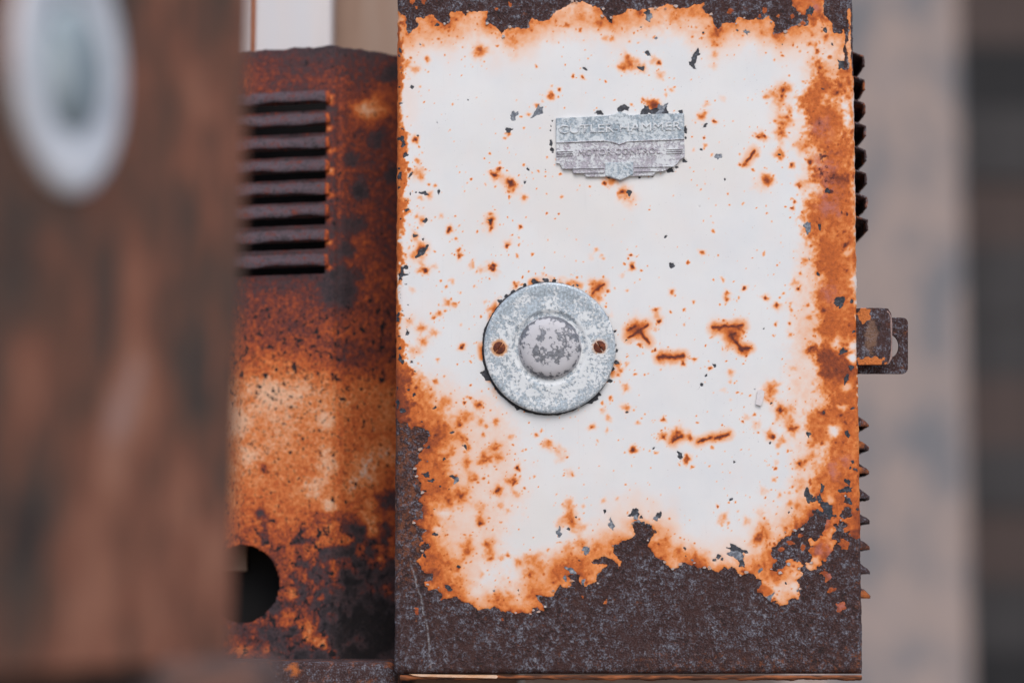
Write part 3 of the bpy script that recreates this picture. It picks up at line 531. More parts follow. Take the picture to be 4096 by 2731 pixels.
bor = np.clip(bor + .55 * sstep(2570, 2640, R.Y + 30 * (mid - .5)) * sstep(2300, 2700, R.X), 0, 1)
chip = np.clip(chip, -30, 30)
scr = R.zeros()
sp = crop(*G_, [(300, 490), (318, 590), (345, 690), (385, 810), (410, 920), (440, 1080), (460, 1220), (470, 1330), (484, 1430)])
for (xa, ya), (xb, yb_) in zip(sp, sp[1:]):
    w, d = R.seg(xa, ya, xb, yb_, 12); scr[w] = np.maximum(scr[w], sstep(2.6, .6, d * .8))

# ------------------------------------------------------------------ main cabinet geometry
cab = empty('control_cabinet', 'white painted control cabinet with big rust patches, name plate and round button', 'cabinet', (P(2510, 1365, 0)[0], .0, P(2510, 2697, 0)[2]))
XL, XR = P(1583, 1365, 0)[0], P(3433, 1365, 0)[0]
ZB, ZT = P(2500, 2694, 0)[2], P(2500, -230, 0)[2]
def rounded_axis(a, b, rad, flange, step):
    """positions along a pan from flange to flange: (coordinate, depth, unrolled distance past the edge)"""
    c, d, e = [], [], []
    fl = np.arange(flange, rad, -.0012)
    bend = np.linspace(math.pi / 2, 0, 9)
    for f in fl: c.append(a); d.append(f); e.append(-(f - rad * (1 - 0)) - rad * .57)
    for th in bend: c.append(a + rad - rad * math.sin(th)); d.append(rad - rad * math.cos(th)); e.append(-(rad * th - rad * math.sin(th)))
    n = max(2, int(round((b - a - 2 * rad) / step)))
    for i in range(1, n): c.append(a + rad + (b - a - 2 * rad) * i / n); d.append(0); e.append(0)
    for th in bend[::-1]: c.append(b - rad + rad * math.sin(th)); d.append(rad - rad * math.cos(th)); e.append(rad * th - rad * math.sin(th))
    for f in fl[::-1]: c.append(b); d.append(f); e.append((f - rad) + rad * .57)
    return np.array(c), np.array(d), np.array(e)
STEP = 3.0 * PXM
cx, dx, ex = rounded_axis(XL, XR, .0042, .022, STEP)
cz, dz, ez = rounded_axis(ZB, ZT, .0040, .010, STEP)
GX, GZ = np.meshgrid(cx, cz); DX, DZ = np.meshgrid(dx, dz); EX, EZ = np.meshgrid(ex, ez)
px, py = to_px(GX, 0 * GX, GZ)
px = px + EX / PXM; py = py - EZ / PXM
att = {k: R.sample(F, px, py).ravel() for k, F in (('stain', stain), ('core', core), ('bare', bare), ('chip', chip), ('tone', tone), ('pink', pink), ('bor', bor), ('scr', scr))}
lossf = np.maximum(sstep(-3, 3, att['bare']), .7 * sstep(-1, 2.5, att['chip'])).reshape(GX.shape)
dent = (fbm(px, py, 1 / 420, 91, 3) - .5) * .0012 * (DX == 0) * (DZ == 0)
pit = (fbm(px, py, 1 / 16, 93, 3) - .5) * .0005 * lossf
GY = DX + DZ + .00040 * lossf + dent + pit
# slightly worn, uneven edges
wob = (fbm(py * 0 + 5, py, 1 / 22, 95, 3) - .5) * .0010
GXw = GX + wob * (np.abs(DX) > .002)
V = np.stack([GXw, GY, GZ], -1).reshape(-1, 3) - np.array(cab.location)
door = link('door', grid_mesh('door', V, *GX.shape, att), M_DOOR, cab, smooth=True)
door['label'] = 'white door with peeling paint, orange stains and dark bare rust'

def in_cab(name, mesh, mat, parent=None, smooth=False):
    """mesh built in world coordinates, moved into the cabinet's frame"""
    off = Vector(cab.location); 
    for v in mesh.vertices: v.co -= off
    return link(name, mesh, mat, parent or cab, smooth)
# box body behind the door
body = in_cab('box_body', box_mesh('box_body', (XL + .003, .024, ZB + .002), (XR - .0035, .335, ZT - .002), .003), M_BARE_O)
# bottom lip of the box, a worn strip with a splash of old paint
lx0, lx1 = P(1600, 2710, .002)[0], P(3446, 2710, .002)[0]
lz1, lz0 = P(2500, 2699, .002)[2], P(2500, 2718, .002)[2]
nx = 240
rl = np.random.default_rng(5)
xs = np.linspace(lx0, lx1, nx); prof = [(.0032, 1.0), (.0012, 1.0), (.0003, .8), (.0, .5), (.0004, .15), (.0016, 0), (.03, 0)]
jag = np.convolve(rl.uniform(-1, 1, nx + 4), np.ones(5) / 5, 'valid') * .0009
V = np.array([[x, yy, lz0 + (lz1 - lz0) * f + (jag[i] if f < .3 else 0)] for (yy, f) in prof for i, x in enumerate(xs)]) - np.array(cab.location)
link('bottom_lip', grid_mesh('bottom_lip', V, len(prof), nx), M_EDGE, cab, smooth=True)
M_PEACH = mat_blotch('peach_old_paint', [(.3, (.62, .27, .12)), (.5, (.80, .50, .32)), (.7, (.82, .62, .50))], 60, 200)
pts = [(1636, 2694.5), (1700, 2695.5), (1800, 2697), (1900, 2698), (1985, 2698.5), (1992, 2704), (1986, 2711.5), (1900, 2709), (1780, 2707), (1680, 2704), (1655, 2700)]
poly = [(P(a, b, -.0004)[0], P(a, b, -.0004)[2]) for a, b in pts]
in_cab('paint_strip', prism('paint_strip', poly, -.0007, .0012), M_PEACH)
# louvres on the right side wall: eight above, eight below the latch
M_LOUV = mat_bare('louver_rust', .42)
def side_louver(yc0, yc1, zt, zb, prot, blunt):
    n, mprof = 18, 9; rows = []
    for i in range(n):
        u = i / (n - 1); yy = yc0 + (yc1 - yc0) * u
        k = (1.0 if blunt == 1 else math.sqrt(max(0, 1 - (1 - min(1, u / .10)) ** 2))) if u < .5 else math.sqrt(max(0, 1 - (1 - min(1, (1 - u) / .16)) ** 2))
        for j in range(mprof):
            v = j / (mprof - 1)
            prof = min(1.0, v / .38) ** .8 if blunt == 1 else min(1.0, v / .82) ** 1.05
            rows.append((prot * k * prof, yy, zt + (zb - zt) * v ** .9))
    return np.array(rows), n, mprof
def louver_set(name, ys, tip_px, tops_extra, parent):
    for i, pyy in enumerate(ys):
        wall_x = XR - .0035; yc = .030
        jz = rl.uniform(-3, 3); zb_ = P(3430, pyy + 33 + jz, yc + .012)[2]; zt_ = P(3430, pyy - (31 if tops_extra == 1 else 38) + jz, yc + .012)[2]
        tip = P(tip_px[0] + (tip_px[1] - tip_px[0]) * i / 7, pyy, yc + .012)[0]
        V, n, mp = side_louver(yc, yc + .11, zt_, zb_, tip - wall_x, tops_extra)
        V[:, 0] += wall_x; V -= np.array(cab.location)
        V += rl.normal(0, .00018, V.shape)
        o = link(name, grid_mesh('louver', V, n, mp), M_LOUV, parent, smooth=True)
        so_ = o.modifiers.new('sheet', 'SOLIDIFY'); so_.thickness = .0012; so_.offset = -1
louver_set('louver', [252, 343, 437, 528, 622, 716, 807, 900], (3439, 3453), 1, body)
louver_set('louver', [1672, 1766, 1862, 1962, 2062, 2162, 2260, 2360], (3468, 3474), 2, body)
# black strips behind the louvres paint in the shade of the slots
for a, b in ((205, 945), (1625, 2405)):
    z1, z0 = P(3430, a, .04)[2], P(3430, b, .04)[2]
    in_cab('slot_shade_strip', box_mesh('slot_shade_strip', (XR - .0036, .038, z0), (XR - .0028, .132, z1)), bpy.data.materials.get('slot_black') or NT('slot_black').done((.012, .011, .012), .9), body)

# latch: pierced plate on the box, bent tab on the door in front of it
def outline_px(pts, y): return [(P(a, b, y)[0], P(a, b, y)[2]) for a, b in pts]
def round_rect(x0, y0, x1, y1, r, n=5, skip=()):
    out = []
    for k, (cx_, cy_, a0) in enumerate(((x1 - r, y0 + r, -90), (x1 - r, y1 - r, 0), (x0 + r, y1 - r, 90), (x0 + r, y0 + r, 180))):
        for i in range(n + 1):
            a = math.radians(a0 + 90 * i / n); out.append((cx_ + r * math.cos(a), cy_ + r * math.sin(a)))
    return out
hasp = bpy.data.objects.new('hasp', None); COL.objects.link(hasp); hasp.parent = cab
yb = .0125
pl_out = round_rect(3405, 1270, 3632, 1494, 22)
bm = bmesh.new()
hole = [(3560 + 36 * math.cos(2 * math.pi * i / 24), 1383 + 46 * math.sin(2 * math.pi * i / 24)) for i in range(24)]
def ringed(bm, outer, inner, y0, y1):
    """plate with a hole: outline and hole resampled by angle about the hole centre"""
    cxp, cyp = 3560, 1383; N = 96
    def ray_hit(poly, a):
        best = None; dx_, dy_ = math.cos(a), math.sin(a)
        for i in range(len(poly)):
            (xa, ya), (xb, yb_) = poly[i], poly[(i + 1) % len(poly)]
            ex_, ey_ = xb - xa, yb_ - ya; det = dx_ * (-ey_) + dy_ * ex_
            if abs(det) < 1e-9: continue
            t = ((xa - cxp) * (-ey_) + (ya - cyp) * ex_) / det; u = (dx_ * (ya - cyp) - dy_ * (xa - cxp)) / det
            if t > 0 and -1e-6 <= u <= 1 + 1e-6: best = t if best is None else max(best, t)
        return best
    loops = []
    for poly in (outer, inner):
        pp = []
        for i in range(N):
            a = 2 * math.pi * i / N; t = ray_hit(poly, a); pp.append((cxp + t * math.cos(a), cyp + t * math.sin(a)))
        loops.append(pp)
    vs_ = [[bm.verts.new(tuple(P(a, b, yb) * np.array([1, 0, 1]) + np.array([0, y, 0]))) for a, b in lp] for y in (y0, y1) for lp in loops]
    fo, fi, bo, bi = vs_
    for i in range(N):
        j = (i + 1) % N
        for q in ((fo[i], fo[j], fi[j], fi[i]), (bo[i], bi[i], bi[j], bo[j]), (fo[i], bo[i], bo[j], fo[j]), (fi[i], fi[j], bi[j], bi[i])):
            bm.faces.new(q)
ringed(bm, pl_out, hole, yb, yb + .003)
M_HASP = mat_bare('latch_rust', .04)
in_cab('hasp_plate', bm_mesh('hasp_plate', bm), M_HASP, hasp)
# bent tab as a grid: a flat front with a rolled right edge, painted patches left on it
def mat_tab():
    t = NT('latch_tab_paint'); col, v = bare_colour(t); a = t.attr('paint')
    n = t.noise(300, 4, .6)
    k = t.remap(t.math('ADD', a, t.math('MULTIPLY', t.math('SUBTRACT', n, .5), .8)), .45, .56)
    tan = t.math('MULTIPLY', t.remap(t.math('ADD', t.attr('tan'), t.math('MULTIPLY', t.math('SUBTRACT', n, .5), 1.2)), .35, .8), .7)
    col = t.mix(tan, col, (.26, .14, .085)); col = t.mix(k, col, (.66, .19, .045)); t.bump(v, .0005, .9); return t.done(col, .75)
nxg, nzg = 60, 90; V = []; A1 = []; A2 = []
for j in range(nzg):
    for i in range(nxg):
        u, v = i / (nxg - 1), j / (nzg - 1)
        # outline: rounded corners right top and bottom
        X = 3430 + (3563 - 3430) * u; Y = 1236 + (1462 - 1236) * v
        cr = 30
        for cyy, sg in ((1236 + cr, -1), (1462 - cr, 1)):
            if X > 3563 - cr and (Y - cyy) * sg > 0:
                ddx, ddy = X - (3563 - cr), Y - cyy; m_ = max(abs(ddx), abs(ddy)); h_ = math.hypot(ddx, ddy)
                if h_ > 0: ddx *= m_ / h_; ddy *= m_ / h_; X, Y = 3563 - cr + ddx, cyy + ddy
        bulge = -.0032 * math.sin(min(1, u * 1.15) * math.pi) ** .8
        p = P(X, Y, .004); V.append((p[0], .0035 + bulge, p[2]))
        d1 = -.25 * math.sin(X * .21 + Y * .05) * math.cos(Y * .16) + max(1.4 - math.hypot((X - 3458) / 22, (Y - 1262) / 36), 1.3 - math.hypot((X - 3482) / 60, (Y - 1450) / 24)); A1.append(min(1, max(0, d1)))
        A2.append(max(0, 1.15 - math.hypot((X - 3480) / 34, (Y - 1352) / 100)))
V = np.array(V) - np.array(cab.location)
tab = link('hasp_tab', grid_mesh('hasp_tab', V, nzg, nxg, {'paint': np.array(A1), 'tan': np.array(A2)}), mat_tab(), hasp, smooth=True)
sm = tab.modifiers.new('sheet', 'SOLIDIFY'); sm.thickness = .0022; sm.offset = 1
# pinkish-tan rust rim of the tab, an edge highlight put into its colour
rim = [(3440, 1234), (3480, 1235), (3520, 1236), (3540, 1241), (3556, 1252), (3564, 1272), (3565, 1300), (3566, 1350), (3566, 1400), (3564, 1432), (3556, 1450), (3544, 1462)]
bm = bmesh.new(); rings = []
for k, (a, b) in enumerate(rim):
    p = P(a, b, .001); rr_ = .00045 + .0003 * (k % 3 == 0)
    rings.append([bm.verts.new((p[0] + rr_ * math.cos(q), .0012 + rr_ * math.sin(q), p[2] + (rr_ * math.cos(q) if k < 4 else 0))) for q in np.linspace(0, 2 * math.pi, 8, endpoint=False)])
for r0, r1 in zip(rings, rings[1:]):
    for i in range(8): bm.faces.new((r0[i], r0[(i + 1) % 8], r1[(i + 1) % 8], r1[i]))
in_cab('tab_rim', bm_mesh('tab_rim', bm), mat_blotch('pinkish_rust_highlight', [(.3, (.20, .13, .12)), (.55, (.38, .25, .22)), (.7, (.48, .36, .33))], 150, 150), hasp, True)
hasp['label'] = 'rusty padlock hasp with a pierced plate and remains of orange paint'

# ------------------------------------------------------------------ round button plate with push button and two screws
M_PLATE = mat_flaked('flaked_white_on_zinc', (.75, .77, .775), (.40, .455, .50), .475, .545, 480)
M_BUTTON = mat_flaked('flaked_white_on_dark_metal', (.58, .565, .585), (.20, .205, .225), .49, .525, 300)
bc = P(BTN[0], BTN[1], -.002)
def lathe(profile, seg, name, attr_fn, jitter=0):
    V = []; A = []; W = []
    for (r, h) in profile:
        for k in range(seg):
            a = 2 * math.pi * k / seg
            V.append((r * math.cos(a), -h * .58, r * math.sin(a))); f = attr_fn(r, a); A.append(f[0]); W.append(f[1])
    nr = len(profile); idx = np.arange(nr * seg).reshape(nr, seg); nxt = np.roll(idx, -1, 1)
    q = np.stack([idx[:-1], idx[1:], nxt[1:], nxt[:-1]], -1).reshape(-1, 4)[:, ::-1]
    m = bpy.data.meshes.new(name); m.from_pydata(V, [], q.tolist()); m.update()
    for n_, arr in (('rust', A), ('wear', W)):
        at = m.attributes.new(n_, 'FLOAT', 'POINT'); at.data.foreach_set('value', np.array(arr, dtype=np.float32))
    return m
SCR = [(1997, 1392, 50), (2398, 1388, 125)]
scr_l = [(P(a, b, -.002)[0] - bc[0], P(a, b, -.002)[2] - bc[2]) for a, b, _ in SCR]
def plate_attr(r, a):
    x, z = r * math.cos(a), r * math.sin(a); ru = 0; we = 0
    for (sx, sz), amp in zip(scr_l, (1.0, .55)):
        d = math.hypot(x - sx, z - sz) / PXM
        ru = max(ru, amp * .62 * max(0, 1 - max(0, d - 22) / 26) ** 1.5)
    we = .05 * max(0, (r / PXM - 195) / 65) + .04 * max(0, math.sin(a - .2)) - .015
    if r / PXM < 165: we -= .012
    return ru, we
u_ = PXM
prof = [(263 * u_, -.0005), (263 * u_, .0012), (261.5 * u_, .0024), (258 * u_, .0031), (252 * u_, .0033), (244 * u_, .0034), (236 * u_, .0034), (228 * u_, .0033), (221 * u_, .0031), (214 * u_, .00295), (204 * u_, .0029)]
prof += [(r * u_, .0029 + .0004 * (204 - r) / 46) for r in range(199, 160, -5)]
prof += [(158 * u_, .0033), (153 * u_, .0033), (149 * u_, .0030), (145 * u_, .0024), (141 * u_, .0018), (137 * u_, .0014), (131 * u_, .0013), (118 * u_, .0013)]
bp = link('button_plate', lathe(prof, 160, 'button_plate', plate_attr), M_PLATE, cab, smooth=True)
bp.location = Vector(bc) - Vector(cab.location); bp['label'] = 'round flaked white escutcheon plate'
def button_attr(r, a):
    rp = r / PXM
    return 0, (.05 * math.exp(-((rp - 60) / 26) ** 2) - .045 + .10 * math.exp(-((rp - 119) / 5) ** 2)) + .035 * max(0, math.sin(a)) * (rp > 50) - .03 * max(0, -math.sin(a)) * (rp > 60)
bprof = [(127 * u_, -.002), (127 * u_, .0012), (126 * u_, .0026), (123.5 * u_, .0040), (119 * u_, .0055), (113 * u_, .0069), (105 * u_, .0082), (96 * u_, .0091), (85 * u_, .0098), (72 * u_, .0103), (58 * u_, .01065), (44 * u_, .0109), (30 * u_, .0110), (16 * u_, .01105), (5 * u_, .01108), (.01 * u_, .0111)]
link('push_button', lathe(bprof, 128, 'push_button', button_attr), M_BUTTON, bp, smooth=True)
for (sx, sz), (_, _, an) in zip(scr_l, SCR):
    n = 41; rad = 24 * u_; g = np.linspace(-1, 1, n); V = []
    ca_, sa_ = math.cos(math.radians(an)), math.sin(math.radians(an))
    for b in g:
        for a in g:
            rr_ = max(abs(a), abs(b)); h_ = math.hypot(a, b); k = rr_ / h_ if h_ > 0 else 1
            x, z = a * k, b * k; r_ = math.hypot(x, z)
            h = .0009 * math.sqrt(max(0, 1 - r_ ** 2 * .96)) + .0006
            if abs(-x * sa_ + z * ca_) < .11: h -= .0011
            V.append((x * rad, -(h), z * rad))
    o = link('screw', grid_mesh('screw', np.array(V), n, n), M_SCREW, bp, smooth=True)
    o.location = (sx, -.00135, sz)

# ------------------------------------------------------------------ name plate with embossed lettering
M_NP_TOP = mat_flaked('blue_grey_worn_plate', (.64, .68, .70), (.30, .355, .40), .44, .58, 520)
M_NP_LOW = mat_flaked('pale_worn_plate', (.68, .69, .70), (.40, .37, .41), .45, .56, 560)
np_y = -.0004
nc = P(2480, 588, np_y)
def npp(pts): return [(P(2100 + a / 3.178, 380 + b / 3.178, np_y)[0] - nc[0], P(2100 + a / 3.178, 380 + b / 3.178, np_y)[2] - nc[2]) for a, b in pts]
nplate = bpy.data.objects.new('name_plate', None); COL.objects.link(nplate); nplate.parent = cab
nplate.location = Vector(nc) - Vector(cab.location)
nplate['label'] = 'worn embossed metal name plate with stepped lower corners'
low = [(396,618),(1000,596),(1100,608),(1200,642),(1300,604),(1600,590),(2022,574),(2030,690),(2030,800),(1970,830),(1950,860),(1910,900),(1830,935),(1780,970),(1660,990),(1630,1030),(1330,1040),(1210,1097),(1060,1045),(780,1048),(750,1005),(620,1003),(595,950),(480,948),(440,880),(398,878)]
upp = [(395,300),(560,295),(750,288),(900,280),(1060,268),(1120,250),(1205,215),(1290,250),(1320,262),(1500,255),(1800,245),(2015,240),(2022,255),(2022,566),(1600,582),(1300,596),(1200,634),(1100,600),(1000,588),(396,610)]
link('plate_field', prism('plate_field', npp(low), -.0012, .0005, .0003), M_NP_LOW, nplate)
link('plate_field', prism('plate_field', npp(upp), -.0014, .0005, .0003), M_NP_TOP, nplate)
link('plate_backing', prism('plate_backing', npp([(398, 560), (2020, 520), (2022, 640), (398, 680)]), -.0005, .0004), M_BARE, nplate)
# raised centre shield and pinstripes
link('shield', prism('shield', npp([(1018, 868), (1375, 856), (1375, 1018), (1330, 1034), (1210, 1088), (1064, 1038), (1018, 1036)]), -.0018, -.0008, .0003), M_NP_TOP, nplate)
for (xa, ya, xb, yb_, w_) in ((404, 722, 610, 716, 9), (404, 750, 610, 744, 9), (404, 778, 600, 772, 9), (1800, 694, 2000, 688, 9), (1800, 720, 2000, 714, 9), (1800, 746, 1990, 740, 9),
                          (500, 940, 1008, 936, 6), (625, 996, 1008, 992, 6), (1388, 922, 1900, 914, 6), (1388, 980, 1760, 972, 6)):
    link('pinstripe', prism('pinstripe', npp([(xa, ya), (xb, yb_), (xb, yb_ + w_), (xa, ya + w_)]), -.0019, -.0010, .0002), M_NP_LOW, nplate)
link('rim', prism('rim', npp([(398, 606), (1000, 582), (1100, 594), (1200, 628), (1300, 590), (1600, 577), (2020, 562), (2020, 574), (1600, 590), (1302, 604), (1200, 642), (1098, 608), (1000, 596), (398, 620)]), -.0019, -.0010, .0002), M_NP_LOW, nplate)
def lettering(body_, x0, x1, base0, base1, cap, mat, depth):
    cu = bpy.data.curves.new('lettering', 'FONT'); cu.body = body_; cu.size = 1.0; cu.extrude = .5; cu.resolution_u = 3
    ob = bpy.data.objects.new('lettering', cu); COL.objects.link(ob)
    bpy.context.view_layer.update()
    me = bpy.data.meshes.new_from_object(ob.evaluated_get(bpy.context.evaluated_depsgraph_get()))
    bpy.data.objects.remove(ob)
    co = np.array([v.co[:] for v in me.vertices])
    co[:, 0] = (co[:, 0] - co[:, 0].min()) / (co[:, 0].max() - co[:, 0].min()); mn, mx = co[:, 1].min(), co[:, 1].max()
    co[:, 1] = (co[:, 1] - mn) / (mx - mn); zz = co[:, 2] / (co[:, 2].max())
    for v, (u, w_, _), zf in zip(me.vertices, co, zz):
        X = x0 + (x1 - x0) * u; Y = base0 + (base1 - base0) * u - cap * w_
        q = npp([(X, Y)])[0]; v.co = (q[0], -.0011 - depth * (zf * .5 + .5), q[1])
    me.materials.clear()
    return link('lettering', me, mat, nplate)
M_LET = mat_flaked('raised_letter_metal', (.70, .715, .73), (.36, .385, .43), .50, .57, 500)
M_LET2 = mat_flaked('raised_small_letter_metal', (.60, .58, .61), (.38, .34, .385), .44, .52, 500)
lettering('CUTLER-HAMMER', 430, 1985, 500, 452, 106, M_LET, .00088)
lettering('MOTOR CONTROL', 676, 1722, 778, 750, 74, M_LET2, .00070)
# a lifted paint flake on the door
fl = [(3031, 1560), (3046, 1558), (3057, 1566), (3054, 1590), (3049, 1608), (3043, 1624), (3022, 1617), (3026, 1590)]
M_FLAKE = mat_blotch('lifted_paint', [(.3, (.66, .60, .60)), (.6, (.78, .74, .74))], 60, 60)
fo_ = [(P(a, b, 0)[0], P(a, b, 0)[2]) for a, b in fl]
in_cab('paint_flake', prism('paint_flake', fo_, -.0013, -.0006), M_FLAKE)

# small lifted flakes along the edge of the lost paint
rf = np.random.default_rng(21)
edge_pts = top_edge + bottom_edge
M_SHARD = mat_blotch('edge_paint_shard', [(.38, (.46, .22, .12)), (.5, (.52, .40, .35)), (.62, (.50, .48, .48))], 300, 300)
for k in rf.choice(len(edge_pts), 64, replace=False):
    ex_, ey_ = edge_pts[k]
    if not (1610 < ex_ < 3420): continue
    p = P(ex_ + rf.normal(0, 5), ey_ + rf.normal(0, 5), -.0004); r_ = rf.uniform(4, 10) * PXM; n_ = int(rf.integers(5, 8))
    tilt, az = rf.uniform(.1, .35), rf.uniform(0, 6.28); bm = bmesh.new(); vs2 = []
    for q in range(n_):
        a_ = 6.283 * q / n_ + rf.uniform(-.3, .3); rr_ = r_ * rf.uniform(.55, 1.2)
        dx_, dz_ = rr_ * math.cos(a_), rr_ * math.sin(a_) * .8
        vs2.append(bm.verts.new((p[0] + dx_, p[1] - .0002 - abs(dx_ * math.cos(az) + dz_ * math.sin(az) + r_) * math.tan(tilt) * .6, p[2] + dz_)))
    f_ = bm.faces.new(vs2); r2 = bmesh.ops.extrude_face_region(bm, geom=[f_])
    for e in r2['geom']:
        if isinstance(e, bmesh.types.BMVert): e.co.y += .00035
    in_cab('paint_flake', bm_mesh('paint_flake', bm), M_SHARD)

# ------------------------------------------------------------------ louvred box to the left, set back
vb = empty('louvred_box', 'orange rusted box with a row of louvre slots and a round knockout hole', 'box', (P(1200, 1365, .1)[0], .11, P(1200, 2790, .1)[2]))
Q = Raster(500, 40, 1720, 2900, 6, (10, 60, 6, 20))
rows_y = [100, 180, 250, 330, 400, 700, 1080, 1150, 1200, 1300, 1400, 1480, 1560, 1700, 1900, 2050, 2130, 2230, 2330, 2420, 2600, 2900]
rows_l = [.22, .26, .40, .46, .38, .34, .34, .40, .46, .51, .57, .68, .83, .82, .77, .71, .63, .58, .52, .46, .40, .36]
level = np.interp(Q.Y, rows_y, rows_l)
level += .09 * (fbm(Q.X, Q.Y, 1 / 110, 51, 3) - .5) * 2 + .16 * (fbm(Q.X, Q.Y, 1 / 34, 53, 3) - .5) * 2 * sstep(2000, 2250, Q.Y)
rightpart = sstep(1320, 1360, Q.X)
level += rightpart * (.14 * sstep(300, 420, Q.Y) * sstep(1250, 1100, Q.Y) - .09 * sstep(1300, 1450, Q.Y))  # lower part right of the fold: shade painted in as darker rust
flk = fbm(Q.X + 40, Q.Y, 1 / 46, 57, 4)
level -= .25 * sstep(.50, .57, flk + .14 * sstep(2050, 2500, Q.Y) * sstep(1150, 1400, Q.X) - .10 * sstep(1320, 1200, Q.X)) * sstep(1980, 2150, Q.Y)
white = Q.zeros(); spk = Q.zeros() + .02
for x, y, r, a in ((1130, 1600, 90, .12), (1060, 1560, 60, .15), (1000, 1820, 50, .12), (1300, 1680, 40, .16), (1310, 1860, 50, .16), (1320, 2020, 26, .25), (1250, 1950, 50, .18), (960, 1700, 60, .18), (1480, 440, 60, .28), (1440, 450, 40, .25),
                   (1320, 402, 18, .45), (1322, 508, 15, .4), (1322, 600, 15, .4), (1320, 690, 17, .45), (1320, 785, 15, .42), (1318, 880, 12, .3), (1318, 975, 13, .38), (1322, 1075, 13, .38),
                   (1180, 2380, 30, .3), (1290, 2390, 18, .4), (1230, 2520, 50, .25), (1150, 2480, 40, .22), (1290, 2570, 40, .28), (1080, 2600, 30, .3), (960, 2600, 40, .3), (1540, 2350, 40, .25), (1510, 2200, 50, .2), (1480, 2090, 60, .2), (1390, 2150, 40, .2)):
    w, d = Q.dist(x, y, r); level[w] += a * sstep(1.4, .2, d / r)
for x, y, r, a in ((1430, 2130, 34, .34), (1400, 2180, 24, .3), (1480, 2170, 22, .3), (1440, 2270, 30, .3), (1420, 2330, 36, .25), (1400, 2450, 90, .10), (1330, 2400, 70, .10), (1500, 2500, 90, .12), (1390, 1110, 60, .25), (1400, 640, 40, .2), (1430, 760, 40, .25), (1500, 560, 40, .2), (1400, 900, 50, .2), (1380, 1000, 40, .25), (1560, 2000, 50, .3), (1570, 700, 40, .25), (1560, 300, 40, .2), (1040, 2050, 26, .35), (1060, 1870, 22, .3), (1370, 1180, 60, .25)):
    w, d = Q.dist(x, y, r); level[w] -= a * sstep(1.3, .3, d / r)
for x, y, r in ((1470, 1830, 60), (1540, 1800, 50), (1460, 1900, 60), (1400, 1960, 50), (1380, 1620, 30), (1470, 2010, 30)):
    w, d = Q.dist(x, y, r); screen(white, w, .42 * sstep(1.5, .1, d / r)); level[w] += .12 * sstep(1.5, .1, d / r)
spk += .10 * sstep(1150, 1300, Q.Y) * sstep(1700, 1500, Q.Y) + .12 * sstep(2000, 2200, Q.Y) - .05 * (Q.Y < 1150)
RX = P(1335, 1365, .10)[0]
def vent_xy(s_):
    """plan path of the folded sheet: s_ metres left (-) or right (+) of the fold"""
    k = .006
    f = np.where(s_ < 0, -s_ * math.tan(math.radians(14)), s_ * math.tan(math.radians(38)))
    f = np.where(np.abs(s_) < k, (s_ ** 2 + k * k) / (2 * k) * np.where(s_ < 0, math.tan(math.radians(14)), math.tan(math.radians(38))), f)
    return RX + s_, .10 + f
s_edges = np.arange(-.098, XL + .0015 - RX, .00115)
vzt, vzb = P(1340, 187, .10)[2], P(1340, 2790, .10)[2]
z_edges = np.arange(vzb, vzt + .0005, .00125)
slots = [432, 522, 615, 706, 797, 888, 985, 1084]           # photo rows of the slot openings
# snap rows and columns to the slot rims
sl_z = [(P(1150, c + 15, .105)[2], P(1150, c - 15, .105)[2]) for c in slots]
sx0, sx1 = P(700, 1365, .12)[0] - RX, P(1300, 1365, .10)[0] - RX
for a, b in sl_z:
    for q in (a, b): z_edges[np.argmin(abs(z_edges - q))] = q
s_edges[np.argmin(abs(s_edges - sx1))] = sx1
SS, ZZ = np.meshgrid(s_edges, z_edges); VX, VY = vent_xy(SS)
hc = P(975, 2335, .118); hr = 155 * PXM * 1.07
hd = np.hypot(VX - hc[0], ZZ - hc[2])
inside = hd < hr
allin = inside[:-1, :-1] & inside[1:, :-1] & inside[1:, 1:] & inside[:-1, 1:]
skip = allin.copy()
k_ = np.where(inside & (hd > hr - .0035), hr / np.maximum(hd, 1e-6), 1.0)
VXs = hc[0] + (VX - hc[0]) * k_; ZZs = hc[2] + (ZZ - hc[2]) * k_
zc = (z_edges[:-1] + z_edges[1:]) / 2; sc_ = (s_edges[:-1] + s_edges[1:]) / 2
for a, b in sl_z: skip |= ((zc > a) & (zc < b))[:, None] & ((sc_ > sx0) & (sc_ < sx1))[None, :]
vpx, vpy = to_px(VX, VY, ZZ)
topw = (fbm(vpx, vpx * 0, 1 / 30, 61, 3) - .5) * .0022
ZZs = ZZs + topw * (ZZ > vzt - .0013)
rough_y = (fbm(vpx, vpy, 1 / 14, 63, 3) - .5) * .0007
vat = {'level': Q.sample(level, vpx, vpy).ravel(), 'white': Q.sample(white, vpx, vpy).ravel(), 'spk': Q.sample(spk, vpx, vpy).ravel()}
V = np.stack([VXs, VY + rough_y, ZZs], -1).reshape(-1, 3) - np.array(vb.location)
panel = link('panel', grid_mesh('panel', V, *SS.shape, vat, skip), M_VENT, vb, smooth=True)
sm = panel.modifiers.new('sheet', 'SOLIDIFY'); sm.thickness = .0018; sm.offset = -1
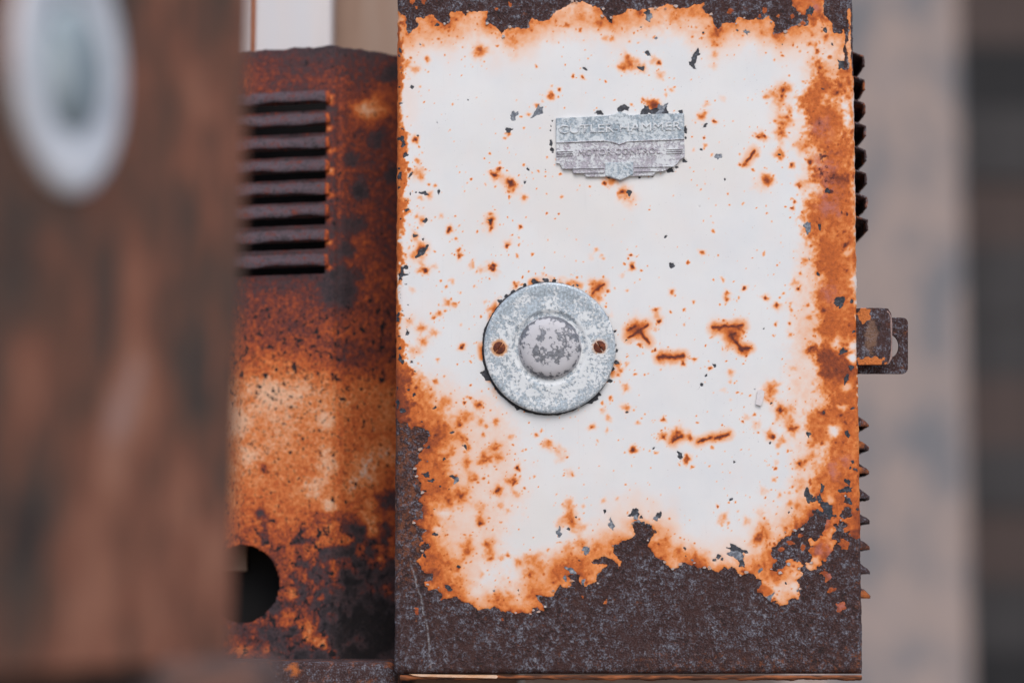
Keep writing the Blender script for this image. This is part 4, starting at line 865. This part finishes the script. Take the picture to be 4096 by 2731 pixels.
# louvre hoods over the slots
M_HOOD = mat_vent(True)
for c, (za, zb_) in zip(slots, sl_z):
    n, mp = 90, 12; V = []; lv = []; 
    ph = rl.uniform(0, 6.28, 4); amp_l = rl.uniform(.85, 1.2)
    for i in range(n):
        s_ = sx0 + (sx1 + .002 - sx0) * i / (n - 1)
        wz = .0006 * math.sin(i * .11 + ph[0]) + .0004 * math.sin(i * .27 + ph[1]); wy = amp_l * (1 + .12 * math.sin(i * .19 + ph[2]))
        k = math.sqrt(max(0, 1 - (1 - min(1, (sx1 + .002 - s_) / .012)) ** 2))
        x, y = vent_xy(np.array(s_))
        for j in range(mp):
            v = j / (mp - 1)
            prof = math.sin(v * math.pi * .62) / math.sin(math.pi * .62) if v < .8 else math.sin(v * math.pi * .62) / math.sin(math.pi * .62)
            z = zb_ + .0004 + (1 - v) * .0078 + wz * v
            V.append((float(x), float(y) - .0002 - .0058 * wy * k * prof + rl.normal(0, .00012), z + rl.normal(0, .0001)))
            lv.append(.33 + .10 * (fbm(np.array([i * 9.0]), np.array([c + j * 6.0]), 1 / 40, 77)[0] - .5) * 2 + (.25 if i > n - 4 else 0))
    V = np.array(V) - np.array(vb.location); lv = np.array(lv)
    o = link('louver', grid_mesh('louver', V, n, mp, {'level': lv, 'white': lv * 0, 'spk': lv * 0 - .05}), M_HOOD, panel, smooth=True)
    sm = o.modifiers.new('sheet', 'SOLIDIFY'); sm.thickness = .001; sm.offset = -1
M_BLACK = bpy.data.materials['slot_black']
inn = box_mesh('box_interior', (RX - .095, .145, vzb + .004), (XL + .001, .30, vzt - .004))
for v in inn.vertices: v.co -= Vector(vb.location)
link('box_interior', inn, NT('inner_shade_black').done((.010, .009, .009), .9), vb)  # near-black colour paints in the darkness inside the box

pa, pb = P(760, 2284, .140), P(990, 2120, .140)
ib = box_mesh('inner_bracket', (pa[0], .139, pa[2]), (pb[0], .1445, pb[2]), .001)
for v in ib.vertices: v.co -= Vector(vb.location)
link('inner_bracket', ib, M_TAN, vb)

# ------------------------------------------------------------------ rails below
def rail(name, px1, py_top, y0, y1, x_left, height, mat, label, bev):
    tr = P(px1, py_top, y0)
    o = link(name, box_mesh(name, (x_left, y0, tr[2] - height), (tr[0], y1, tr[2]), bev, 4), mat, smooth=True)
    tag(o, label, 'rail', 'steel rails under the boxes'); return o
M_RAIL = mat_bare('rail_rust', .30)
rail('steel_rail', 1586, 2646, .02, .092, -.75, .07, M_RAIL, 'rusty steel rail below the louvred box, ending beside the white cabinet', .0055)
M_FRAIL = mat_blotch('brown_rail_rust', [(.34, (.055, .042, .042)), (.5, (.10, .066, .060)), (.64, (.26, .11, .07))], 40, 40)
rail('steel_rail', 1062, 2632, -.60, -.53, -.75, .06, M_FRAIL, 'blurred brown rail under the box with the round emblem', .006)

# ------------------------------------------------------------------ box in the foreground, turned sideways, with a round emblem
TH = math.radians(75.5)
hx = P(956, 1365, -.53)
fb = empty('turned_box', 'dark brown rusty box with a round pale emblem, turned aside in front', 'box', (hx[0], -.53, P(962, 2610, -.53)[2]))
along = np.array([-math.cos(TH), -math.sin(TH), 0]); nrm = np.array([math.sin(TH), -math.cos(TH), 0]); upv = np.array([0, 0, 1.0])
lean = math.radians(1.0)
upv = np.array([math.sin(lean), 0, math.cos(lean)])
def FB(s_, h, o): return along * s_ + upv * h + nrm * o
FH = .30
def mat_fore():
    t = NT('brown_grey_blurred_rust')
    a = t.noise(1, 5, .6, t.mapped((46, 46, 20))); b = t.noise(1, 4, .6, t.mapped((110, 110, 60), (1, 5, 2)))
    v = t.math('ADD', t.math('MULTIPLY', a, .55), t.math('MULTIPLY', b, .30)); v = t.math('ADD', t.math('ADD', v, .075), t.math('MULTIPLY', t.attr('rust_and_shade'), .85))
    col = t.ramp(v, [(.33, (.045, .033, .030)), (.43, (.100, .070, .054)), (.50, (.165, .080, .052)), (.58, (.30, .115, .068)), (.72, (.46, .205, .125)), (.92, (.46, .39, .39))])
    t.bump(b, .001); return t.done(col, .85, 0, .25)
ns, nh = 90, 100; V = []; lt = []
for j in range(nh):
    for i in range(ns):
        s_ = .28 * i / (ns - 1); h = -.002 + FH * j / (nh - 1)
        r_ = .006; o_ = 0.0
        if s_ < r_: o_ = -(r_ - math.sqrt(max(0, r_ * r_ - (r_ - s_) ** 2)))
        V.append(FB(s_, h, o_ + .0004 * math.sin(s_ * 90) * math.sin(h * 60)))
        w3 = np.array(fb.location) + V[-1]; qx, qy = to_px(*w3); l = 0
        for bx_, by_, br, ba in ((540, 1500, 90, .22), (470, 1650, 70, .25), (560, 1180, 70, .12), (430, 1850, 60, .16), (720, 2000, 90, .14), (740, 640, 60, .12), (800, 1600, 60, -.10), (700, 900, 90, -.04), (110, 1500, 100, .08), (500, 2350, 80, -.06), (620, 2450, 120, .1), (350, 2450, 90, .12), (850, 2250, 80, .1), (720, 250, 70, .08), (800, 120, 80, -.05), (60, 2100, 170, -.22), (60, 1100, 120, -.06), (330, 2000, 120, .05), (560, 600, 120, -.05), (850, 1500, 90, -.04), (820, 420, 60, .10), (640, 1000, 60, .10)):  # rust patches; the dark ones at far left are shade painted into the rust
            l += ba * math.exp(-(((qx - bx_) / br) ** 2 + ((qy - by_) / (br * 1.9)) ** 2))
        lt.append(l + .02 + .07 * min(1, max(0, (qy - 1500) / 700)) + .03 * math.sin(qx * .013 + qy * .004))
front = link('front_panel', grid_mesh('front_panel', np.array(V), nh, ns, {'rust_and_shade': np.array(lt)}), mat_fore(), fb, smooth=True)
bm = bmesh.new()
pts8 = [FB(s_, h, o_) for s_ in (.007, .279) for h in (0, FH - .004) for o_ in (-.004, -.16)]
vv = [bm.verts.new(tuple(p)) for p in pts8]
bmesh.ops.convex_hull(bm, input=vv)
link('box_body', bm_mesh('box_body', bm), M_BARE, fb)
# round emblem: ring and domed centre
lo_s, best = None, 1e9
target_pt = (266, 278)
for s_ in np.linspace(.08, .22, 600):
    for h in ((P(268, 262, -.53 - .956 * s_)[2] - fb.location[2]),):
        w3 = np.array(fb.location) + FB(s_, h, 0); qx, qy = to_px(*w3)
        e = abs(qx - target_pt[0])
        if e < best: best, lo_s = e, (s_, h + (qy - target_pt[1]) * PXM * .5)
em = bpy.data.objects.new('round_emblem', None); COL.objects.link(em); em.parent = fb
def em_mesh(name, prof_, seg=96):
    V = []
    for (r, o_) in prof_:
        for k in range(seg):
            a = 2 * math.pi * k / seg; V.append(tuple(FB(lo_s[0] + r * math.cos(a), lo_s[1] + r * math.sin(a), o_)))
    nr = len(prof_); idx = np.arange(nr * seg).reshape(nr, seg); nxt = np.roll(idx, -1, 1)
    q = np.stack([idx[:-1], idx[1:], nxt[1:], nxt[:-1]], -1).reshape(-1, 4)
    m = bpy.data.meshes.new(name); m.from_pydata(V, [], q.tolist()); m.update(); return m
M_RING = mat_blotch('pale_blue_grey_enamel', [(.36, (.58, .60, .65)), (.5, (.82, .83, .86)), (.64, (.90, .89, .90))], 40, 40)
M_DISC = mat_blotch('teal_grey_worn_disc', [(.36, (.10, .13, .15)), (.47, (.25, .32, .35)), (.60, (.48, .54, .56))], 55, 30)
link('emblem_ring', em_mesh('emblem_ring', [(.0395, -.001), (.0395, .002), (.0383, .003), (.035, .0032), (.029, .003), (.0215, .0022), (.0205, .001)]), M_RING, em, smooth=True)
link('emblem_disc', em_mesh('emblem_disc', [(.0204, .0008), (.0195, .0035), (.017, .0052), (.012, .0065), (.006, .007), (.00001, .0072)]), M_DISC, em, smooth=True)
print('verts', sum(len(m.vertices) for m in bpy.data.meshes), 'XL XR', XL, XR, 'ZB', ZB, 'emblem', lo_s)
